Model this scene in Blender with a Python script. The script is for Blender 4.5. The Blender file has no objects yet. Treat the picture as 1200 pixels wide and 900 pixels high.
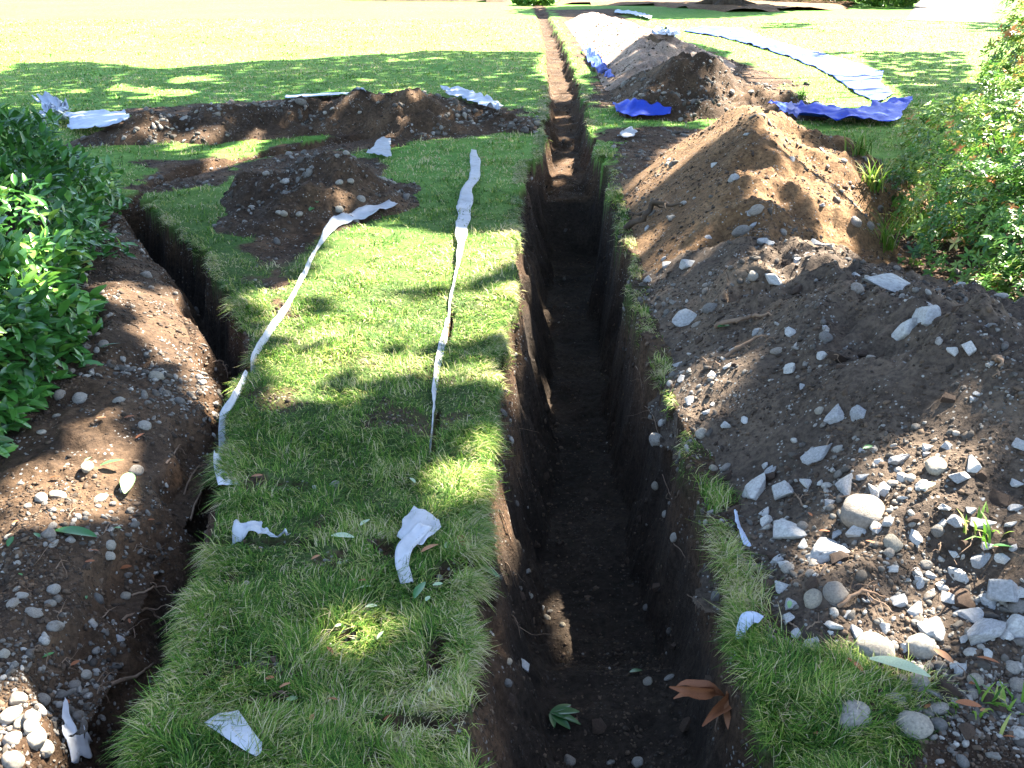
import bpy, bmesh, math, random
import numpy as np
from mathutils import Vector, Matrix, noise as mnoise
R = math.radians
rng = np.random.default_rng(7)
random.seed(7)
scene = bpy.context.scene
COL = scene.collection

# ------------------------------------------------------------------ camera numbers
FPX, CX, CY, PIT, CAMH = 1105.0, 600.0, 450.0, R(24.3), 1.65
def ray(px, py):
    px = np.asarray(px, float); py = np.asarray(py, float)
    u = (px-CX)/FPX; v = (CY-py)/FPX
    return u, math.cos(PIT)+v*math.sin(PIT), -math.sin(PIT)+v*math.cos(PIT)
def G(px, py, z=0.0):
    dx, dy, dz = ray(px, py)
    k = (z-CAMH)/dz
    return k*dx, k*dy
def GP(pts, z=0.0):
    return np.array([[float(c) for c in G(p[0], p[1], z)] for p in pts])
def project(x, y, z):
    dz = z-CAMH
    dep = y*math.cos(PIT)-dz*math.sin(PIT); up = y*math.sin(PIT)+dz*math.cos(PIT)
    return CX+FPX*x/dep, CY-FPX*up/dep, dep

# ------------------------------------------------------------------ noise
def _h(ix, iy, s):
    n = (ix.astype(np.int64)*374761393 + iy.astype(np.int64)*668265263 + s*982451653) & 0xffffffff
    n = ((n ^ (n >> 13))*1274126177) & 0xffffffff
    n = n ^ (n >> 16)
    return (n & 0xffff)/65535.0
def vn(x, y, s=0):
    ix = np.floor(x); iy = np.floor(y); fx = x-ix; fy = y-iy
    fx = fx*fx*fx*(fx*(fx*6-15)+10); fy = fy*fy*fy*(fy*(fy*6-15)+10)
    a = _h(ix, iy, s); b = _h(ix+1, iy, s); c = _h(ix, iy+1, s); d = _h(ix+1, iy+1, s)
    return (a+(b-a)*fx)*(1-fy)+(c+(d-c)*fx)*fy - 0.5
def fbm(x, y, sc, oct=4, s=0, gain=0.5):
    r = 0; a = 1.0; f = 1.0/sc
    for i in range(oct):
        c, sn = math.cos(i*1.3+.4), math.sin(i*1.3+.4)
        r = r + a*vn((x*c-y*sn)*f+i*17.3, (x*sn+y*c)*f-i*9.1, s+i*31)
        a *= gain; f *= 2.03
    return r
def sstep(a, b, x):
    t = np.clip((x-a)/(b-a), 0, 1); return t*t*(3-2*t)
def sdpoly(x, y, P):
    n = len(P); d = np.full(x.shape, 1e9); ins = np.zeros(x.shape, bool)
    for i in range(n):
        ax, ay = P[i]; bx, by = P[(i+1) % n]
        ex, ey = bx-ax, by-ay; L = ex*ex+ey*ey+1e-12
        t = np.clip(((x-ax)*ex+(y-ay)*ey)/L, 0, 1)
        d = np.minimum(d, (x-ax-t*ex)**2+(y-ay-t*ey)**2)
        if ey != 0:
            c = ((ay > y) != (by > y)) & (x < (bx-ax)*(y-ay)/ey+ax); ins ^= c
    d = np.sqrt(d)
    return np.where(ins, -d, d)

# ------------------------------------------------------------------ the ground grid
ys = [-8+i*0.25 for i in range(34)]
y = 0.6
while y < 46: ys.append(y); y *= 1.0045
while y < 260: ys.append(y); y *= 1.06
YS = np.array(ys)
tt = list(np.arange(-0.80, 0.8001, 0.0024)); st = 0.0024; a = tt[-1]; ext = []
while a < 60: st *= 1.12; a += st; ext.append(a)
TS = np.array([-e for e in reversed(ext)]+tt+ext)
SC = np.maximum(YS, 0.6)
X = SC[:, None]*TS[None, :]; Y = np.repeat(YS[:, None], len(TS), 1)

# ------------------------------------------------------------------ trenches (edges at lawn level)
def edge(pts):
    P = GP([(x, r) for r, x in pts]); o = np.argsort(P[:, 1]); return P[o, 1], P[o, 0]
mLy, mLx = edge([(900,554),(800,556),(700,558),(600,559),(560,563),(450,582),(300,602),(200,613),(188,617),(183,634),(150,637),(100,640),(60,637),(30,631),(14,626)])
mRy, mRx = edge([(900,908),(800,878),(700,856),(600,832),(560,816),(500,793),(450,774),(400,757),(350,746),(300,735),(270,728),(200,714),(186,708),(180,698),(160,692),(120,686),(80,674),(40,655),(20,645),(12,642)])
lLy, lLx = edge([(900,-25),(850,12),(800,48),(750,82),(700,104),(640,135),(600,160),(560,190),(500,220),(450,238),(400,225),(350,205),(300,175),(270,150),(240,128)])
lRy, lRx = edge([(900,142),(850,176),(800,192),(750,208),(700,225),(640,245),(600,258),(575,262),(520,264),(480,272),(430,292),(400,297),(380,283),(350,268),(320,248),(300,240),(270,205),(240,168)])
side = GP([(150,236),(190,212),(235,197),(330,176),(430,158),(540,149),(645,146)])

def segd(x, y, A, B):
    e = B-A; L = (e**2).sum()+1e-12
    t = np.clip(((x-A[0])*e[0]+(y-A[1])*e[1])/L, 0, 1)
    return np.sqrt((x-A[0]-t*e[0])**2+(y-A[1]-t*e[1])**2), t

def trench_in(x, y):
    """distances inside each trench from its lips (positive inside)"""
    w = fbm(x, y, .28, 4, 3)*.10+fbm(x, y, .06, 2, 8)*.02
    k = np.clip(y/6, .5, 1.0)
    ml = x-np.interp(y, mLy, mLx)+w*k*.7; mr = np.interp(y, mRy, mRx)-x+fbm(x, y, .3, 4, 5)*.09*k
    w2 = fbm(x, y, .22, 4, 13)*.10
    endy = 6.95
    ll = x-np.interp(y, lLy, lLx)+w2; lr = np.interp(y, lRy, lRx)-x+w2*.8
    le = endy-y
    sd = np.full(x.shape, 1e9)
    for i in range(len(side)-1):
        d, t = segd(x, y, side[i], side[i+1]); sd = np.minimum(sd, d)
    hw = .11+.09*fbm(x, y, .9, 2, 77)
    return ml, mr, ll, lr, le, hw-sd+w2*.6

def wall(d, lean, pw=1.0):
    q = np.clip(d/lean, 0, 1); return 1-(1-q)**1.15 if pw == 1 else q**pw

def base_height(x, y):
    near = np.exp(-np.maximum(y-1, 0)/14)
    z = fbm(x, y, 1.6, 3, 1)*.05*near + fbm(x, y, .25, 3, 2)*.034*near
    ml, mr, ll, lr, le, sd = trench_in(x, y)
    # main trench
    dep = np.interp(y, [0, 2.45, 2.75, 5, 8.2, 8.7, 10.5, 13, 18, 30, 34], [.50, .50, .72, .78, .78, .40, .30, .24, .20, .14, 0])
    rough = fbm(x, y, .12, 4, 21)*.10
    lw = np.where(y < 8.5, .24, .10); q = np.minimum(np.clip((ml+fbm(x, y*.35, .10, 3, 23)*.05)/(lw+rough*.6), 0, 1), np.clip((mr+fbm(x, y*.35, .12, 3, 25)*.05)/(.11-rough*.3), 0, 1))
    q = np.where((ml > 0) & (mr > 0), q, 0)
    q = 1-(1-q)**1.3
    zt = -dep*q + q*fbm(x, y, .35, 4, 33)*.06 + np.where(q > .0, rough*.25, 0)
    z = np.where(q > 0, z*(1-q)+zt, z)
    # left trench
    q2 = np.minimum(np.minimum(np.clip(ll/.30, 0, 1), np.clip(lr/.09, 0, 1)), np.clip(le/.15, 0, 1))
    q2 = np.where((ll > 0) & (lr > 0) & (le > 0), q2, 0); q2 = 1-(1-q2)**1.3
    z = z*(1-q2) + q2*(-.46+fbm(x, y, .3, 4, 41)*.1)
    q3 = np.clip(sd/.10, 0, 1)
    z = z - q3*(.11+.06*fbm(x, y, .2, 3, 43))*(1-q2)*(1-q)
    # cuts and holes in the turf
    for (c, rx, ry, dd) in HOLES:
        d = np.sqrt(((x-c[0])/rx)**2+((y-c[1])/ry)**2)+fbm(x, y, .05, 3, 51)*.5
        z = z-dd*sstep(1.15, .7, d)
    # lawn lip lifts slightly at edges of the turf tongue
    return z, np.maximum(np.maximum(q, q2), q3)

def gp(px, py, z=0): return [float(c) for c in G(px, py, z)]
HOLES = [(gp(517, 772), .04, .08, .035), (gp(470, 852), .10, .03, .04), (gp(305, 632), .14, .025, .07),
         (gp(437, 850), .06, .025, .05), (gp(345, 568), .07, .03, .04), (gp(455, 640), .05, .04, .04), (gp(540, 668), .08, .05, .04),
         (gp(510, 505), .012, .22, .05), (gp(527, 380), .012, .30, .05), (gp(395, 740), .05, .03, .04), (gp(325, 822), .09, .03, .05)]

DIRT_POLY = [  # bare soil areas, traced at lawn level
    ([( -60,1100),(60,900),(120,800),(190,640),(240,470),(205,350),(150,270),(128,225),(40,240),(-300,400),(-600,1100)], 0.0),
    ([(285,290),(295,200),(345,172),(430,172),(470,215),(460,262),(385,268),(350,330),(335,372),(300,345)], 0.0),
    ([(150,225),(180,186),(262,182),(245,214),(190,236)], 0.0),
    ([(300,178),(400,158),(470,150),(640,130),(640,150),(480,165),(380,182)], 0.0),
    ([(1030,1000),(1050,880),(1080,800),(1010,770),(890,742),(862,650),(842,560),(812,480),(775,400),(757,330),(742,270),(718,210),(712,170),(735,150),(860,152),(1010,185),(1060,250),(1300,300),(1600,400),(1800,1000)], 0.0),
    ([(690,125),(700,90),(668,50),(648,12),(720,10),(790,50),(860,68),(935,100),(940,128)], 0.0),
    ([(686,165),(700,150),(760,148),(760,170)], 0.0),
    ([(95,172),(150,128),(480,108),(600,125),(640,135),(560,148),(300,165)], 0.0),
]
DIRT_POLY = [(GP(p), z) for p, z in DIRT_POLY]

Z0, QT = base_height(X, Y)

# ------------------------------------------------------------------ soil mounds
def ridge(nodes, x, y, seed, rough=.05, warp=.25):
    wx = x+fbm(x, y, .5, 4, seed)*warp; wy = y+fbm(x, y, .5, 4, seed+7)*warp
    h = np.full(x.shape, -9.0)
    def prof(q): return (1-np.sqrt(q*q+.05)+.2236)
    if len(nodes) == 1: nodes = [nodes[0], tuple(np.array(nodes[0])+[.01, 0, 0, 0])]
    for a, b in zip(nodes, nodes[1:]):
        A = np.array(a[:2]); B = np.array(b[:2]); d, t = segd(wx, wy, A, B)
        hh = a[2]+(b[2]-a[2])*t; rr = a[3]+(b[3]-a[3])*t
        h = np.maximum(h, hh*prof(d/rr))
    amp = np.clip(h/.15, 0, 1)
    h = h + amp*(fbm(x, y, .35, 5, seed+20, .55)*rough*2.4 + np.abs(fbm(x, y, .09, 3, seed+30))*rough*.9)
    return h

def N(px, py, h, r): x, y = G(px, py, h); return (float(x), float(y), h, r)
MOUNDS = {}
xr_lip = np.interp(Y, mRy, mRx)
lim = X-xr_lip
m1 = ridge([(2.1, 1.2, .20, .9), (1.88, 1.9, .40, .95), (1.62, 2.6, .56, .95), (1.60, 3.6, .47, .92), (1.45, 4.6, .34, .80)], X, Y, 100, .062)
# terrace of rubble towards the camera
foot = sdpoly(X, Y, GP([(1400,1000),(1200,870),(1100,800),(1000,772),(895,748),(866,660),(832,560),(800,480),(768,400),(750,330),(738,270),(1300,200),(2600,900)]))+fbm(X, Y, .3, 4, 91)*.10
m1 = np.minimum(m1, np.clip(-foot, -.2, 9)*np.interp(Y, [1.4, 2.3, 3.0], [.28, .45, .68])+fbm(X, Y, .22, 4, 151)*.05*sstep(3.2, 2.2, Y))
# burrow-like cavity under a clod
cx, cy = G(882, 346, .22)
dc = np.sqrt(((X-cx)/.13)**2+((Y-cy)/.12)**2); m1 = m1-.16*sstep(1.1, .5, dc)+.05*np.exp(-((X-cx)/.16)**2-((Y-cy-.2)/.09)**2)
MOUNDS['m1'] = m1
m2 = ridge([(1.40, 5.0, .30, .62), (1.50, 5.9, .52, .78), (1.56, 6.8, .74, .92), (2.15, 7.3, .50, .95)], X, Y, 200, .05, .2)
m2 = np.minimum(m2, np.clip(lim-.06, -.2, 9)*.8)
MOUNDS['m2'] = m2
m3 = ridge([N(745,96,.24,.6), N(805,66,.56,1.15), N(850,85,.34,.8), N(925,116,.16,.5)], X, Y, 300, .07)
MOUNDS['m3'] = np.minimum(m3, np.clip(lim-.35, -.2, 9)*.8)
m4 = ridge([N(676,14,.35,1.4), N(700,24,.45,1.7), N(735,42,.45,1.5), N(752,66,.36,1.0)], X, Y, 400, .06)
MOUNDS['m4'] = np.minimum(m4, np.clip(lim-.30, -.2, 9)*.6)
m5 = ridge([N(125,156,.08,.3), N(190,136,.22,.42), N(300,126,.24,.42), N(390,116,.26,.45), N(480,101,.40,.65), N(550,126,.18,.4), N(612,137,.10,.3)], X, Y, 500, .06)
MOUNDS['m5'] = np.minimum(m5, np.clip(np.interp(Y, mLy, mLx)-X-.05, -.2, 9)*.8)
MOUNDS['m6'] = ridge([N(335,235,.14,.42), N(378,186,.32,.62), N(430,205,.16,.42)], X, Y, 600, .055)
bankx = [float(v) for v in lLx]
bk = []
for r_, px_, h_, w_ in ((1000,-200,.06,.9), (900,-140,.07,.85), (760,-50,.07,.8), (620,40,.08,.7), (500,110,.10,.55), (400,140,.12,.48), (320,130,.10,.36), (275,118,.08,.3)):
    x_, y_ = G(px_, r_, h_); bk.append((float(x_), float(y_), h_, w_))
m7 = ridge(bk, X, Y, 700, .04, .12)
lipl = np.interp(Y, lLy, lLx)
m7 = np.minimum(m7, np.clip(lipl-X+.02, -.2, 9)*.40)
MOUNDS['m7'] = m7
SINK = .012
HT = Z0.copy()
for k, m in MOUNDS.items():
    zz = np.where(m > -.03, np.maximum(Z0, -.1)+m-SINK, -9)
    if k in ('m3', 'm4', 'm5'): pass
    MOUNDS[k] = (m, zz); HT = np.maximum(HT, zz)

def look(A, x, y):
    x = np.asarray(x, float); y = np.asarray(y, float)
    i = np.clip(np.searchsorted(YS, y)-1, 0, len(YS)-2); fy = np.clip((y-YS[i])/(YS[i+1]-YS[i]), 0, 1)
    t = x/np.maximum(y, .6)
    j = np.clip(np.searchsorted(TS, t)-1, 0, len(TS)-2); fx = np.clip((t-TS[j])/(TS[j+1]-TS[j]), 0, 1)
    return (A[i, j]*(1-fx)+A[i, j+1]*fx)*(1-fy)+(A[i+1, j]*(1-fx)+A[i+1, j+1]*fx)*fy
def surf(x, y): return look(HT, x, y)
def pick(px, py):
    """first point where the sight line meets the ground or a mound"""
    px = np.atleast_1d(np.asarray(px, float)); py = np.atleast_1d(np.asarray(py, float))
    dx, dy, dz = ray(px, py)
    k = np.geomspace(1.0, 60, 2600)[None, :]
    x = dx[:, None]*k; yy = dy[:, None]*k; z = CAMH+dz[:, None]*k
    below = z < surf(x, yy)
    i = np.argmax(below, 1); i = np.where(below.any(1), i, 2599)
    r = np.arange(len(px))
    return np.stack([x[r, i], yy[r, i], surf(x[r, i], yy[r, i])], 1)
def pk(px, py): return pick(px, py)[0]
GY, GX = np.gradient(HT); 
def normal(x, y, e=.03):
    zx = (surf(x+e, y)-surf(x-e, y))/(2*e); zy = (surf(x, y+e)-surf(x, y-e))/(2*e)
    n = np.stack([-zx, -zy, np.ones_like(zx)], -1); return n/np.linalg.norm(n, axis=-1, keepdims=True)

DIRT = np.zeros(X.shape)
nz = fbm(X, Y, .4, 4, 61)*.35+fbm(X, Y, .07, 2, 66)*.08
for P, _ in DIRT_POLY:
    DIRT = np.maximum(DIRT, sstep(.05, -.04, sdpoly(X, Y, P)+nz*np.clip(Y/6, .4, 1.2)))
DIRT = np.maximum(DIRT, sstep(.0, .12, QT))
for c, rx, ry, dd in HOLES:
    d = np.sqrt(((X-c[0])/rx)**2+((Y-c[1])/ry)**2)+fbm(X, Y, .05, 3, 51)*.5
    DIRT = np.maximum(DIRT, sstep(1.25, .9, d))
bare = fbm(X, Y, .22, 4, 71)
DIRT = np.maximum(DIRT, sstep(.27, .38, bare)*np.clip((5-Y)/2, 0, 1)*.9)
lipband = (X > xr_lip-.02) & (Y > 1.95) & (Y < 8.4)
DIRT = np.maximum(DIRT, np.where(lipband, sstep(.62, .50, X-xr_lip)*sstep(1.9, 2.2, Y+nz*.8)*(.93+.3*fbm(X, Y, .15, 3, 141)), 0))
DIRT = np.maximum(DIRT, ((X < np.interp(Y, lRy, lRx)-.01) & (Y < 6.8) & (X > -5)).astype(float))
DIRT = np.clip(DIRT, 0, 1)
COVER = np.zeros(X.shape)
for k, (m, zz) in MOUNDS.items(): COVER = np.maximum(COVER, (zz > Z0).astype(float))

# ------------------------------------------------------------------ mesh helpers
def tag(o, label=None, cat=None, group=None, kind=None):
    if label: o['label'] = label
    if cat: o['category'] = cat
    if group: o['group'] = group
    if kind: o['kind'] = kind
    return o
def mesh(name, V, Fc, mat, smooth=True, attrs=None):
    me = bpy.data.meshes.new(name)
    V = np.ascontiguousarray(V, dtype=np.float32).reshape(-1, 3); Fc = np.ascontiguousarray(Fc, dtype=np.int32)
    k = Fc.shape[1]; n = len(Fc)
    me.vertices.add(len(V)); me.vertices.foreach_set('co', V.ravel())
    me.loops.add(n*k); me.loops.foreach_set('vertex_index', Fc.ravel())
    me.polygons.add(n); me.polygons.foreach_set('loop_start', np.arange(0, n*k, k, dtype=np.int32))
    me.polygons.foreach_set('loop_total', np.full(n, k, dtype=np.int32))
    me.polygons.foreach_set('use_smooth', np.full(n, smooth, dtype=bool))
    if attrs:
        for an, av in attrs.items():
            at = me.attributes.new(an, 'FLOAT', 'POINT'); at.data.foreach_set('value', np.ascontiguousarray(av, dtype=np.float32).ravel())
    me.update(calc_edges=True)
    for m_ in (mat if isinstance(mat, (list, tuple)) else [mat]): me.materials.append(m_)
    return me
def link(name, me, parent=None, loc=None):
    o = bpy.data.objects.new(name, me); COL.objects.link(o)
    if parent: o.parent = parent
    if loc is not None: o.location = loc
    return o
def empty(name, loc, **kw):
    o = bpy.data.objects.new(name, None); COL.objects.link(o); o.location = loc; o.empty_display_size = .1
    return tag(o, **kw)
def gridfaces(r, c):
    i = np.arange(r*c).reshape(r, c)
    return np.stack([i[:-1, :-1], i[:-1, 1:], i[1:, 1:], i[1:, :-1]], -1).reshape(-1, 4)
def scatter(tv, tf, P, M, extra=None):
    """copies of template tv/tf at P with 3x3 matrices M -> one big vertex and face list"""
    n = len(P); k = len(tv)
    V = np.einsum('nij,kj->nki', M, tv)+P[:, None, :]
    Fc = tf[None]+(np.arange(n)*k)[:, None, None]
    return V.reshape(-1, 3), Fc.reshape(-1, tf.shape[1])
def frames(nrm, ang, sx, sy, sz):
    """local z along nrm, spun by ang, scaled"""
    ref = np.where(np.abs(nrm[:, :1]) < .9, np.array([[1., 0, 0]]), np.array([[0, 1., 0]]))
    a = np.cross(nrm, ref); a /= np.linalg.norm(a, axis=1, keepdims=True); b = np.cross(nrm, a)
    c, s = np.cos(ang)[:, None], np.sin(ang)[:, None]
    u = a*c+b*s; v = np.cross(nrm, u)
    return np.stack([u*np.reshape(sx, (-1, 1)), v*np.reshape(sy, (-1, 1)), nrm*np.reshape(sz, (-1, 1))], -1)
def unit(v): return v/np.linalg.norm(v, axis=-1, keepdims=True)

# ------------------------------------------------------------------ materials
class NT:
    def __init__(s, name, rough=.9, spec=.3):
        s.m = bpy.data.materials.new(name); s.m.use_nodes = True; s.t = s.m.node_tree; s.t.nodes.clear()
        s.out = s.n('ShaderNodeOutputMaterial'); s.b = s.n('ShaderNodeBsdfPrincipled')
        s.b.inputs['Roughness'].default_value = rough; s.b.inputs['Specular IOR Level'].default_value = spec
        s.l(s.b.outputs[0], s.out.inputs['Surface'])
    def n(s, t, **kw):
        nd = s.t.nodes.new(t)
        for k, v in kw.items(): setattr(nd, k, v)
        return nd
    def l(s, a, b): s.t.links.new(a, b)
    def coord(s, which='Object'): return s.n('ShaderNodeTexCoord').outputs[which]
    def noise(s, sc, det=4, rough=.55, vec=None, dist=0):
        nd = s.n('ShaderNodeTexNoise'); nd.inputs['Scale'].default_value = sc; nd.inputs['Detail'].default_value = det
        nd.inputs['Roughness'].default_value = rough; nd.inputs['Distortion'].default_value = dist
        if vec is not None: s.l(vec, nd.inputs['Vector'])
        return nd.outputs['Fac']
    def ramp(s, fac, stops):
        nd = s.n('ShaderNodeValToRGB'); e = nd.color_ramp.elements
        while len(e) < len(stops): e.new(.5)
        for el, (p, c) in zip(e, stops): el.position = p; el.color = (*c, 1) if len(c) == 3 else c
        s.l(fac, nd.inputs['Fac']); return nd.outputs['Color']
    def mix(s, f, a, b, mode='MIX'):
        nd = s.n('ShaderNodeMix', data_type='RGBA', blend_type=mode)
        for sock, v in ((nd.inputs[0], f), (nd.inputs[6], a), (nd.inputs[7], b)):
            if isinstance(v, (int, float)): sock.default_value = v
            elif isinstance(v, tuple): sock.default_value = (*v, 1)
            else: s.l(v, sock)
        return nd.outputs[2]
    def attr(s, a): return s.n('ShaderNodeAttribute', attribute_name=a).outputs['Fac']
    def math(s, op, a, b=0.0):
        nd = s.n('ShaderNodeMath', operation=op)
        for sock, v in zip(nd.inputs, (a, b)):
            if isinstance(v, (int, float)): sock.default_value = v
            else: s.l(v, sock)
        return nd.outputs[0]
    def color(s, c):
        if isinstance(c, tuple): s.b.inputs['Base Color'].default_value = (*c, 1)
        else: s.l(c, s.b.inputs['Base Color'])
    def bump(s, h, st, dist=.01):
        nd = s.n('ShaderNodeBump'); nd.inputs['Strength'].default_value = st; nd.inputs['Distance'].default_value = dist
        s.l(h, nd.inputs['Height']); s.l(nd.outputs[0], s.b.inputs['Normal'])
    def translucent(s, col, f):
        tr = s.n('ShaderNodeBsdfTranslucent'); mx = s.n('ShaderNodeMixShader'); mx.inputs[0].default_value = f
        if isinstance(col, tuple): tr.inputs[0].default_value = (*col, 1)
        else: s.l(col, tr.inputs[0])
        s.l(s.b.outputs[0], mx.inputs[1]); s.l(tr.outputs[0], mx.inputs[2]); s.l(mx.outputs[0], s.out.inputs['Surface'])

def soilcol(s, dark, mid, light, vec, fleck=(.3, .28, .25)):
    n1 = s.noise(2.2, 6, .65, vec); n2 = s.noise(38, 4, .7, vec)
    c = s.ramp(n1, [(.32, dark), (.52, mid), (.72, light)])
    c2 = s.ramp(n2, [(.35, (.55, .52, .5)), (.6, (1.25, 1.2, 1.15))])
    c = s.mix(1.0, c, c2, 'MULTIPLY')
    vo = s.n('ShaderNodeTexVoronoi'); vo.inputs['Scale'].default_value = 55; s.l(vec, vo.inputs['Vector'])
    f = s.math('MULTIPLY', s.math('LESS_THAN', vo.outputs['Distance'], .26), s.math('GREATER_THAN', s.noise(11, 3, .6, vec), .56))
    bw = s.n('ShaderNodeRGBToBW'); s.l(vo.outputs['Color'], bw.inputs[0])
    vary = s.mix(.6, fleck, bw.outputs[0], 'MULTIPLY')
    return s.mix(f, c, vary)
def soil(name, dark, mid, light, bump=.9):
    s = NT(name, .95, .15); v = s.coord()
    s.color(soilcol(s, dark, mid, light, v))
    h = s.math('ADD', s.noise(60, 6, .7, v), s.math('MULTIPLY', s.noise(14, 4, .6, v), 1.5))
    s.bump(h, bump, .012); return s.m
M = {}
s = NT('lawn_and_soil', .95, .12); v = s.coord()
sc = soilcol(s, (.030, .019, .012), (.060, .037, .022), (.115, .070, .040), v)
gcol = s.ramp(s.noise(7, 6, .7, v), [(.3, (.045, .12, .016)), (.5, (.095, .20, .034)), (.72, (.155, .26, .06))])
thatch = s.ramp(s.noise(45, 5, .75, v), [(.35, (.022, .030, .010)), (.52, (.045, .075, .018)), (.7, (.13, .12, .06))])
gcol = s.mix(s.attr('near'), gcol, thatch)
big = s.ramp(s.noise(.35, 3, .5, v), [(.35, (.8, .95, .9)), (.65, (1.25, 1.08, 1.1))])
gcol = s.mix(1.0, gcol, big, 'MULTIPLY')
trench_shade = soilcol(s, (.017, .013, .010), (.031, .023, .017), (.052, .039, .028), v, (.07, .06, .05))
sc = s.mix(s.attr('shade_mask'), sc, trench_shade)  # shade inside the trenches painted in as a darker soil colour
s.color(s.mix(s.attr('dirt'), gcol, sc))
s.bump(s.math('ADD', s.noise(60, 6, .75, v), s.math('MULTIPLY', s.noise(15, 4, .6, v), 1.5)), .9, .012)
M['ground'] = s.m
M['soil_grey'] = soil('grey_brown_spoil', (.047, .036, .028), (.086, .065, .048), (.15, .110, .076))
M['soil_tan'] = soil('tan_brown_spoil', (.080, .046, .023), (.135, .080, .040), (.20, .125, .066))
M['soil_dark'] = soil('dark_brown_spoil', (.032, .021, .014), (.057, .037, .023), (.105, .067, .040))
M['sand'] = soil('pale_pinkish_sand', (.17, .125, .10), (.25, .19, .155), (.36, .29, .24))
def grass_mat(name, stops, tr=.38):
    s = NT(name, .6, .25); c = s.ramp(s.attr('tint'), stops); s.color(c); s.translucent(c, tr); return s.m
M['grass'] = grass_mat('grass_blades', [(0, (.020, .060, .007)), (.30, (.058, .148, .014)), (.54, (.135, .25, .026)), (.76, (.35, .36, .10)), (1, (.52, .44, .26))])
M['laurel'] = None
def leafmat(name, stops, rough, spec, tr, obj=False):
    s = NT(name, rough, spec)
    f = s.n('ShaderNodeObjectInfo').outputs['Random'] if obj else s.attr('tint')
    c = s.ramp(f, stops)
    v = s.coord(); c = s.mix(.35, c, s.ramp(s.noise(40, 3, .5, v), [(.3, (.5, .5, .5)), (.7, (1.3, 1.3, 1.3))]), 'MULTIPLY')
    s.color(c); s.translucent(c, tr); return s.m
M['laurel'] = leafmat('glossy_laurel_leaf', [(0, (.028, .095, .022)), (.5, (.055, .18, .030)), (.8, (.11, .27, .038)), (1, (.24, .38, .07))], .30, .6, .25)
M['azalea'] = leafmat('small_shrub_leaf', [(0, (.022, .075, .014)), (.38, (.060, .17, .022)), (.66, (.17, .29, .04)), (.84, (.34, .38, .10)), (.92, (.46, .26, .07)), (1, (.45, .15, .05))], .4, .4, .3)
M['canopy'] = leafmat('tree_leaf', [(0, (.025, .07, .015)), (1, (.07, .14, .03))], .5, .3, .12)
M['dryleaf'] = leafmat('dry_brown_leaf', [(0, (.22, .075, .028)), (.5, (.30, .115, .05)), (1, (.36, .17, .08))], .6, .3, .2, True)
M['greenleaf'] = leafmat('fallen_green_leaf', [(0, (.022, .10, .022)), (.5, (.06, .19, .05)), (1, (.20, .34, .14))], .35, .5, .2, True)
M['paleleaf'] = leafmat('fallen_pale_leaf', [(0, (.30, .40, .22)), (1, (.40, .46, .30))], .5, .3, .2, True)
s = NT('bark', .95, .1); v = s.coord(); s.color(s.ramp(s.noise(9, 6, .7, v), [(.3, (.03, .022, .016)), (.7, (.10, .075, .055))])); s.bump(s.noise(25, 5, .7, v), .8, .02); M['bark'] = s.m
s = NT('root_skin', .85, .2); v = s.coord(); s.color(s.ramp(s.noise(12, 4, .6, v), [(.3, (.09, .055, .035)), (.7, (.22, .15, .10))])); M['root'] = s.m
def rockmat(name, stops, dirt=.5, obj=True, rough=.85, stain=(.07, .045, .028)):
    s = NT(name, rough, .3); v = s.coord()
    f = s.n('ShaderNodeObjectInfo').outputs['Random'] if obj else s.attr('tint')
    add = s.n('ShaderNodeVectorMath', operation='ADD'); s.l(v, add.inputs[0])
    if obj:
        cb = s.n('ShaderNodeCombineXYZ')
        for i in range(3): s.l(s.math('MULTIPLY', f, 37.0+i*11), cb.inputs[i])
        s.l(cb.outputs[0], add.inputs[1])
    vv = add.outputs[0]
    c = s.ramp(f, stops)
    sc_ = 2.2 if obj else 45
    c = s.mix(1.0, c, s.ramp(s.noise(sc_*2.5, 5, .65, vv), [(.3, (.48, .47, .46)), (.7, (.95, .94, .90))]), 'MULTIPLY')
    m = s.ramp(s.noise(sc_*.8, 5, .7, vv), [(1-dirt-.06, (0, 0, 0)), (1-dirt+.08, (1, 1, 1))])
    c = s.mix(m, c, stain)
    s.color(c); s.bump(s.noise(sc_*8, 5, .7, vv), .5, .06 if obj else .004); return s.m
M['pale'] = rockmat('pale_broken_rock', [(0, (.36, .36, .37)), (.5, (.48, .47, .46)), (1, (.60, .58, .55))], .30)
M['cobble'] = rockmat('rounded_cobble', [(0, (.11, .105, .10)), (.3, (.19, .175, .16)), (.6, (.28, .24, .20)), (1, (.36, .33, .29))], .36, rough=.7)
M['cream'] = rockmat('cream_cobble', [(0, (.30, .26, .20)), (1, (.42, .38, .32))], .30, rough=.7)
M['clod'] = rockmat('dark_soil_clod', [(0, (.050, .030, .020)), (1, (.10, .062, .040))], .3)
M['gravel'] = rockmat('gravel_mix', [(0, (.06, .05, .04)), (.4, (.13, .115, .10)), (.75, (.23, .21, .185)), (1, (.42, .39, .35))], .40, obj=False)
M['crumb'] = rockmat('soil_crumb', [(0, (.030, .020, .013)), (.5, (.070, .045, .028)), (1, (.15, .10, .065))], .2, obj=False)
def cloth(name, col, tr, rough=.7, weave=True):
    s = NT(name, rough, .12); v = s.coord()
    c = s.mix(1.0, col, s.ramp(s.noise(9, 5, .65, v), [(.25, (.72, .70, .68)), (.55, (1, 1, 1))]), 'MULTIPLY')
    c = s.mix(s.ramp(s.noise(16, 6, .75, v), [(.60, (0, 0, 0)), (.70, (.75, .75, .75))]), c, (.09, .065, .045))
    s.color(c); s.translucent(c, tr); s.bump(s.noise(45, 4, .6, v), .35, .004); return s.m
M['white'] = cloth('white_nonwoven_fabric', (.62, .63, .66), .4)
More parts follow.
